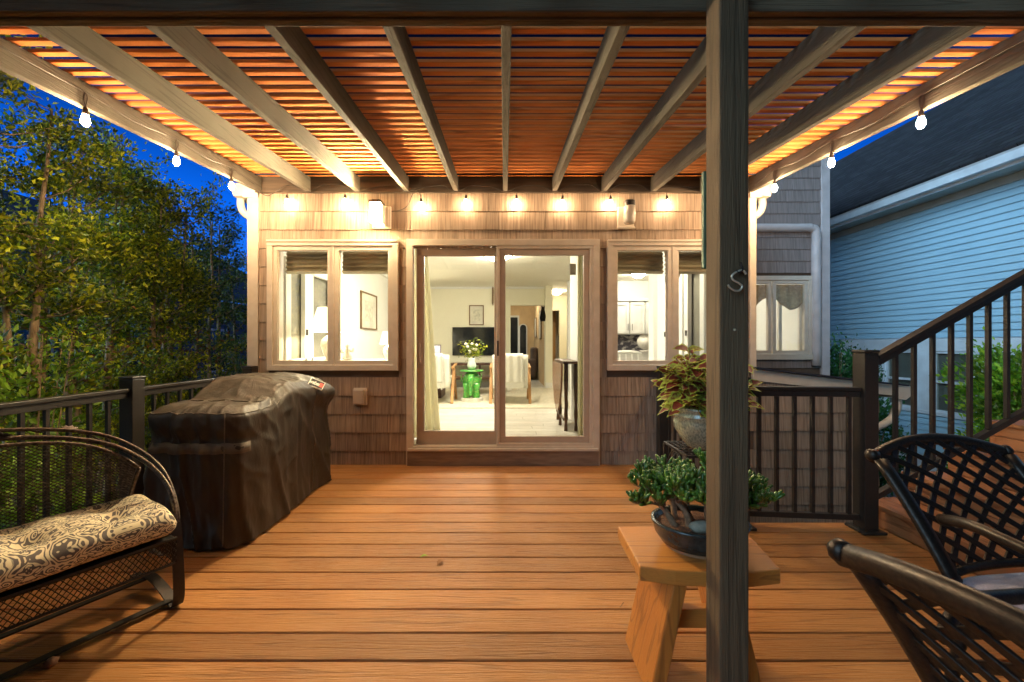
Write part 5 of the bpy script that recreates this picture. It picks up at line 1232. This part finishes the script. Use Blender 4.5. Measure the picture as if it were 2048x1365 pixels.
def coleus_leaf(p, d_, up, L_, wd):
    d_ = d_.normalized(); sd = d_.cross(up); sd = sd.normalized() if sd.length > 1e-4 else Vector((1,0,0)); nn = sd.cross(d_).normalized()
    k = len(V); nS = 7; droop = .35
    for i in range(nS+1):
        t = i/nS; wdt = wd*math.sin(PI*min(1,t*1.02)**.72)*(1-.25*t) if 0 < t < 1 else 0.0
        cen = p+d_*L_*t - Vector((0,0,1))*droop*L_*t*t
        jag = 1+.10*((i % 2)*2-1)
        for (s_, mm) in ((-1,1),(-.62,0),(0,-.15),(.62,0),(1,1)):
            V.append(cen+sd*wdt*s_*jag*(1 if abs(s_) == 1 else 1)+nn*abs(s_)*wdt*.28); At.append(1.0 if (mm == 1 or i in (0,nS)) else (.35 if i == nS-1 else max(0,mm)))
    for i in range(nS):
        for j in range(4): Fc.append((k+i*5+j, k+i*5+j+1, k+i*5+5+j+1, k+i*5+5+j))
ms = MB(); c0 = Vector((qx, qy, QZ+.235))
for s in range(38):
    a = random.uniform(0, 2*PI); rad = random.uniform(.05,.30); hgt = random.uniform(.02,.40)*(1-.45*(rad/.3)**2)
    tip = c0+Vector((math.cos(a)*rad, math.sin(a)*rad*.85, .05+hgt)); base = c0+Vector((math.cos(a)*.06, math.sin(a)*.06, -.02))
    P = smoothpath([base, base.lerp(tip,.5)+Vector((0,0,.03)), tip], 5); ms.tube(P, [.006]*6+[.004]*5, 5)
    for k in range(3, len(P), 2):
        b0 = random.uniform(0, PI)
        for j in range(4 if k > 6 else 2):
            aa_ = b0+j*PI/ (2 if k > 6 else 1); dd_ = Vector((math.cos(aa_), math.sin(aa_), random.uniform(-.1,.7)))
            L_ = random.uniform(.06,.135); coleus_leaf(P[k], dd_, Vector((random.gauss(0,.3),-.6,.8)), L_, L_*random.uniform(.32,.42))
for s in range(120):
    a = random.uniform(0, 2*PI); p = c0+Vector((math.cos(a)*random.uniform(.13,.19), math.sin(a)*random.uniform(.13,.19), random.uniform(.0,.22)))
    coleus_leaf(p, Vector((math.cos(a), math.sin(a), random.uniform(-.5,.7))), Vector((random.gauss(0,.3),-.5,.8)), random.uniform(.08,.135), random.uniform(.030,.050))
ms.build('stem', mat('coleus stem', (.25,.22,.06), .6), co, smooth=True)
m = MB(); m.v = [tuple(v) for v in V]; m.f = Fc; m.att = At; m.build('leaves', M['coleus'], co, smooth=True)

# ------------------------------------------------------------------ debris on the deck
def small_leaf(px_, py_, r, mt, lab, curl=.4, nm='fallen_leaf'):
    Y = F*EYE/(py_-CY); c_ = Vector((pX(px_,Y), Y, .003)); m = MB(); rot = random.uniform(0,PI)
    def f(u, v):
        x = (2*u-1)*r; wdt = r*.42*math.sin(PI*min(max(u,.02),.98)); y = (2*v-1)*wdt
        return (c_.x+x*math.cos(rot)-y*math.sin(rot), c_.y+x*math.sin(rot)+y*math.cos(rot), .0035+curl*abs(y)+.15*r*math.sin(u*3)**2)
    m.grid(f, 8, 4); tag(m.build(nm, mt, smooth=True, solid=.0008), lab, 'leaf')
small_leaf(848, 1114, .022, M['fern'], 'small yellow green leaf lying in the middle of the deck')
small_leaf(880, 1128, .028, M['leafbr'], 'curled brown leaf lying on the deck just below the green one', .9)
Y = F*EYE/(1333-CY); m = MB(); m.lathe([(0,0),(.012,.002),(.019,.012),(.018,.022),(.008,.031),(0,.032)], (pX(103,Y), Y, .001), 14, fn=lambda a, z: 1+.18*math.sin(4*a+z*200)); tag(m.build('dried_seed_pod', M['clay'], smooth=True), 'small brown crumpled seed pod on the deck in front of the glider', 'seed pod')
m = MB(); m.tube([(pX(1240,F*EYE/(1217-CY)), F*EYE/(1217-CY), .004), (pX(1243,F*EYE/(1205-CY)), F*EYE/(1217-CY)+.01, .02)], .0015, 5); tag(m.build('twig', M['bark']), 'tiny dark twig on the deck left of the wooden stool', 'twig')

# ------------------------------------------------------------------ trees on the left
def make_tree(px_, Y, top, label, nm='leafy_tree', seed=0, lm='leaf', dens=1.0, stems=2, spread=.55, lsize=.054, cat='tree', grp='hedge trees beyond the left railing', zlow=-.6, brown=0):
    random.seed(100+seed); x = pX(px_, Y)
    t = thing(nm, label, cat, (x, Y, GZ), group=grp)
    m = MB(); br = []
    for s in range(stems):
        a = random.uniform(0, 2*PI); lean = random.uniform(.05,.30); b = Vector((x+random.uniform(-.12,.12), Y+random.uniform(-.12,.12), GZ)); H = (top-GZ)*random.uniform(.82,.98)
        P = [b+Vector((math.cos(a)*lean*(k/8)**1.3+random.uniform(-.03,.03), math.sin(a)*lean*(k/8)**1.3+random.uniform(-.03,.03), H*k/8)) for k in range(9)]
        P = smoothpath(P, 2); n = len(P); r0 = random.uniform(.036,.055); m.tube(P, [r0*(1-.82*i/(n-1)) for i in range(n)], 7)
        for k in range(int(22*dens)):
            i = random.randint(int(n*.22), n-1); q = P[i]; fr = i/(n-1)
            aa_ = random.uniform(0, 2*PI); L_ = random.uniform(.35,1.0)*(1.15-.75*fr)*spread*1.6; el_ = random.uniform(.3,1.1)
            d_ = Vector((math.cos(aa_), math.sin(aa_), el_)).normalized(); e_ = q+d_*L_; md = q.lerp(e_,.5)+Vector((0,0,-.04))
            m.tube([q, md, e_], [.011*(1.1-fr*.6), .007, .003], 4); br.append((q, md, e_, d_))
            for k2 in range(2):
                q2 = q.lerp(e_, random.uniform(.3,.9)); d2 = (d_+Vector((random.gauss(0,.7), random.gauss(0,.7), random.gauss(0,.5)))).normalized(); e2 = q2+d2*random.uniform(.15,.4)
                m.tube([q2, e2], [.005,.002], 3, cap=False); br.append((q2, q2.lerp(e2,.5), e2, d2))
    m.build('trunk', M['bark'], t, smooth=True)
    tips_ = []
    for (q, md, e_, d_) in br:
        for k in range(3):
            c_ = q.lerp(e_, random.uniform(.35,1.05)); tips_.append((c_, d_))
    random.shuffle(tips_)
    def pos(i):
        c_, d_ = tips_[i % len(tips_)]
        o = Vector((random.gauss(0,.075), random.gauss(0,.075), random.gauss(0,.06)))
        return (c_+o, d_*.8+Vector((0,0,.25)))
    n = int(len(tips_)*20*dens)
    m = leafcloud(n, pos, lsize, 2.1, .75); m.build('crown', M[lm], t)
    if brown:
        def posb(i):
            c_, d_ = tips_[(i*3) % len(tips_)]; c_ = Vector(c_); c_.z = random.gauss(1.15,.22); return c_+Vector((random.gauss(0,.1), random.gauss(0,.1), 0))
        m = leafcloud(int(brown), posb, .06, 1.8, 1); m.build('dead_leaves', M['leafbr'], t)
    random.seed(7+seed)
    return t
TR = [(20,3.55,3.75,'first tree from the left, tall with a bare trunk above the railing'),(120,4.1,3.55,'tree with yellow green leaves left of the first hanging bulb'),
      (205,4.6,3.65,'double stemmed tree below the gap between the two left bulbs'),(285,5.1,3.75,'tree with brown dead leaves in the middle of the hedge'),
      (345,5.6,3.75,'leaning tree below the second hanging bulb'),(400,6.4,3.9,'slender dark tree left of the third hanging bulb'),(452,7.4,3.9,'tree touching the white gutter end of the house'),
      (480,8.8,3.6,'farthest dark tree beside the house corner'),(60,5.2,4.1,'dark tree behind the leftmost trees'),(180,6.2,4.2,'dark background tree between the left trunks'),(-60,3.3,4.1,'tree cut by the left picture edge')]
for i, (px_, Y, tp, lb_) in enumerate(TR):
    make_tree(px_, Y, tp, lb_, seed=i, lm='leaf' if i in (0,1,2,3,4,10) else 'leafd', dens=1.0 if i < 5 else .9, stems=3 if i in (1,2,3,4) else 2, brown=170 if i in (1,3,4,5) else 0)
# unseen trees added left of and behind the camera to block the low afterglow
for i, Yo in enumerate((2.3, 1.2, .1, -1.0, -2.2, -3.4, 1.7, .6, -.6, -1.8)):
    r0_ = bpy.data.objects[['leafy_tree', 'leafy_tree.001', 'leafy_tree.002'][i % 3]]
    c_ = copy_tree(r0_); c_.location = (-4.7-.25*(i % 2)-(1.0 if i > 5 else 0), Yo, GZ); c_.rotation_euler = (0, 0, i*1.3); c_.scale = (1.6, 1.6, 1.75)
    c_['label'] = 'added unseen hedge tree blocking low sky glow, %s from the deck corner' % ['first','second','third','fourth','fifth','sixth','seventh','eighth','ninth','tenth'][i]
random.seed(55)
def shrub(x, y, z0_, z1_, rx, ry, n, size, lm, label, nm='shrub', boxy=False, grp=None, stems=8):
    t = thing(nm, label, 'shrub', (x, y, z0_), group=grp)
    m = MB()
    for k in range(stems):
        a = random.uniform(0,2*PI); m.tube([(x+random.uniform(-.05,.05), y+random.uniform(-.05,.05), z0_), (x+math.cos(a)*rx*.4, y+math.sin(a)*ry*.4, (z0_+z1_)/2), (x+math.cos(a)*rx*.75, y+math.sin(a)*ry*.75, z1_-.15)], [.012,.008,.003], 4)
    m.build('stem', M['bark'], t)
    H = (z1_-z0_)/2; cl = []
    for k in range(300 if boxy else 90):
        while True:
            p = Vector((random.uniform(-1,1), random.uniform(-1,1), random.uniform(-1,1)))
            if boxy or p.length < 1.0: break
        if p.length > 0: p *= (1.0 if boxy else (p.length**-.35)*.95)
        cl.append(p)
    def pos(i):
        p = cl[i % len(cl)]; g_ = Vector((random.gauss(0,.17), random.gauss(0,.17), random.gauss(0,.12)))*(.6 if boxy else 1)
        q = p+g_; o = Vector((x+q.x*rx, y+q.y*ry, z0_+H+q.z*H)); return (o, Vector((p.x, p.y, p.z+.5)))
    m = leafcloud(n, pos, size, 1.9, .7); m.build('foliage', M[lm], t); return t
shrub(-4.1, 3.35, GZ, 1.45, .28, .45, 1500, .07, 'fern', 'lime green shrub at the left picture edge above the railing', nm='shrub', grp='shrubs beyond the left railing')
shrub(-3.6, 2.9, GZ, .35, .42, .5, 1600, .075, 'fern', 'low lime shrub seen through the mesh back of the glider', grp='shrubs beyond the left railing')
shrub(-4.6, 4.6, GZ, 1.0, .6, .6, 2600, .05, 'leaf', 'dense low shrub behind the left balusters', grp='shrubs beyond the left railing')
shrub(-4.2, 5.6, GZ, .95, .6, .6, 2600, .05, 'leaf', 'dense low shrub behind the railing post', grp='shrubs beyond the left railing')
shrub(-4.0, 6.6, GZ, 1.15, .7, .7, 2600, .05, 'leafd', 'dark low shrub left of the house corner', grp='shrubs beyond the left railing')
shrub(-5.6, 5.6, GZ, 1.7, .8, .8, 2600, .06, 'leafd', 'dark bush in the depth of the hedge', grp='shrubs beyond the left railing')
shrub(5.5, 6.35, GZ, 1.25, .55, .55, 8000, .06, 'leafb', 'deep green shrub between the house wing and the stair post', grp=None)
shrub(5.3, 5.7, GZ, .55, .35, .4, 3500, .06, 'leafb', 'low green shrub below the annex gutter')
shrub(6.05, 4.35, GZ, 1.12, .42, .60, 24000, .06, 'leafg', 'bright clipped green hedge behind the stair railing', nm='clipped_hedge', boxy=True)

# ------------------------------------------------------------------ neighbour house (right)
nh = thing('neighbour_house', 'pale blue clapboard house with dark shingled roof on the right', 'house', (7, 8, GZ))
NX = 7.0; NY0, NY1 = 1.5, 15
wins = [(5.02, 5.62, .12, 1.10), (5.78, 6.33, .12, 1.10), (6.62, 7.12, .12, 1.10), (7.4, 7.9, .12, 1.10)]
m = MB(); z = -.62; e_ = .102
zs = []
while z < 3.62:
    spans = [(NY0, NY1)]
    for (a, b, c_, d_) in [(4.9, 8.05, .10, 1.27)]:
        ns = []
        for (p, q) in spans:
            if c_ < z+e_/2 < d_: ns += [(p, a), (b, q)]
            else: ns.append((p, q))
        spans = ns
    for (p, q) in spans:
        y_ = p
        while y_ < q:
            y2 = min(y_+random.choice((1.8,2.4,3.05,3.6)), q)
            m.add([(NX-.026,y_,z),(NX-.026,y2-.001,z),(NX-.004,y2-.001,z+e_+.006),(NX-.004,y_,z+e_+.006),(NX,y_,z+.004),(NX,y2-.001,z+.004)], [(0,3,2,1),(0,1,5,4)]); y_ = y2
    z += e_
m.build('clapboard', M['siding'], nh, fixn=False)
m = MB(); m.box(NX, NX+.1, NY0, 4.9, GZ, 3.7); m.box(NX, NX+.1, 8.05, NY1, GZ, 3.7); m.box(NX, NX+.1, 4.9, 8.05, GZ, .10); m.box(NX, NX+.1, 4.9, 8.05, 1.27, 3.7); m.box(NX+.1, 14, NY1-.1, NY1, GZ, 3.7); m.box(NX+.1, 14, NY0, NY0+.1, GZ, 3.7); m.build('wall', M['sidingw'], nh)
m = MB(); m.box(NX-.03, NX+.05, 4.88, 8.07, 1.10, 1.30); m.box(NX-.04, NX+.05, 4.88, 8.07, .06, .12)
ed = [4.88]+[v for w_ in wins for v in (w_[0], w_[1])]+[8.07]
for a, b in zip(ed[::2], ed[1::2]): m.box(NX-.03, NX+.05, a, b, .12, 1.10)
m.build('window_surround', M['sidingw'], nh, bevel=.004)
for (a, b, c_, d_) in wins:
    m = MB(); t = .035; m.box(NX-.015, NX+.03, a, b, d_-t, d_); m.box(NX-.015, NX+.03, a, b, c_, c_+t); m.box(NX-.015, NX+.03, a, a+t, c_+t, d_-t); m.box(NX-.015, NX+.03, b-t, b, c_+t, d_-t); m.box(NX-.02, NX+.02, a+t, b-t, (c_+d_)/2-.02, (c_+d_)/2+.02)
    f = m.build('window', M['sidingw'], nh)
    m = MB(); m.box(NX+.005, NX+.01, a+t, b-t, c_+t, d_-t); m.build('pane', M['glassd'], f)
    m = MB(); zz = c_+t; m.box(NX+.036, NX+.04, a-.02, b+.02, c_-.02, d_+.02)
    while zz < d_-t: m.box(NX+.03, NX+.035, a+t, b-t, zz, zz+.026); zz += .032
    m.build('blind', mat('window blind', (.32,.36,.38), .7), f)
m = MB(); m.prism([(6.50,3.58),(6.50,3.69),(6.48,3.72),(6.60,3.72),(6.60,3.58)], NY0-.3, NY1, 'y'); m.box(6.601, 6.63, NY0-.3, NY1, 3.54, 3.72); m.build('gutter', M['sidingw'], nh, fixn=True)
m = MB(); yy = NY0-.3
while yy < NY1: m.box(6.631, 6.985, yy, yy+.145, 3.555, 3.565+.004); yy += .15
m.build('soffit', M['soffit'], nh)
m = MB(); m.box(NX-.03, NX-.0005, NY0, NY1, 3.44, 3.553); m.build('frieze', M['soffit'], nh)
m = MB(); m.grid(lambda u, v: (6.47+4.05*v, NY0-.3+(NY1-NY0+.3)*u, 3.73+3.24*v), 1, 1); m.grid(lambda u, v: (6.47+8.1-4.05*v, NY0-.3+(NY1-NY0+.3)*u, 3.73+3.24*v), 1, 1); m.build('roof', M['roofn'], nh, solid=.04)

# far house on the left
fh = thing('far_house', 'dim blue house with a pitched roof far behind the hedge trees', 'house', (-13, 12, GZ))
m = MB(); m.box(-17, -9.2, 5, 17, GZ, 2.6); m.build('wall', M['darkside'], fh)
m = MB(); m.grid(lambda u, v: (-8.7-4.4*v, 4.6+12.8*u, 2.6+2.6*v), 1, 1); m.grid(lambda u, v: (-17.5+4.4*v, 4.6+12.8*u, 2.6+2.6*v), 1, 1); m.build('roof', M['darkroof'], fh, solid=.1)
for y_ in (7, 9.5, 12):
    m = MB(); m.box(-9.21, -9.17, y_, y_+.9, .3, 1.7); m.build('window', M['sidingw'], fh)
    m = MB(); m.box(-9.16, -9.13, y_+.08, y_+.82, .38, 1.62); m.build('pane', M['blackg'], fh)
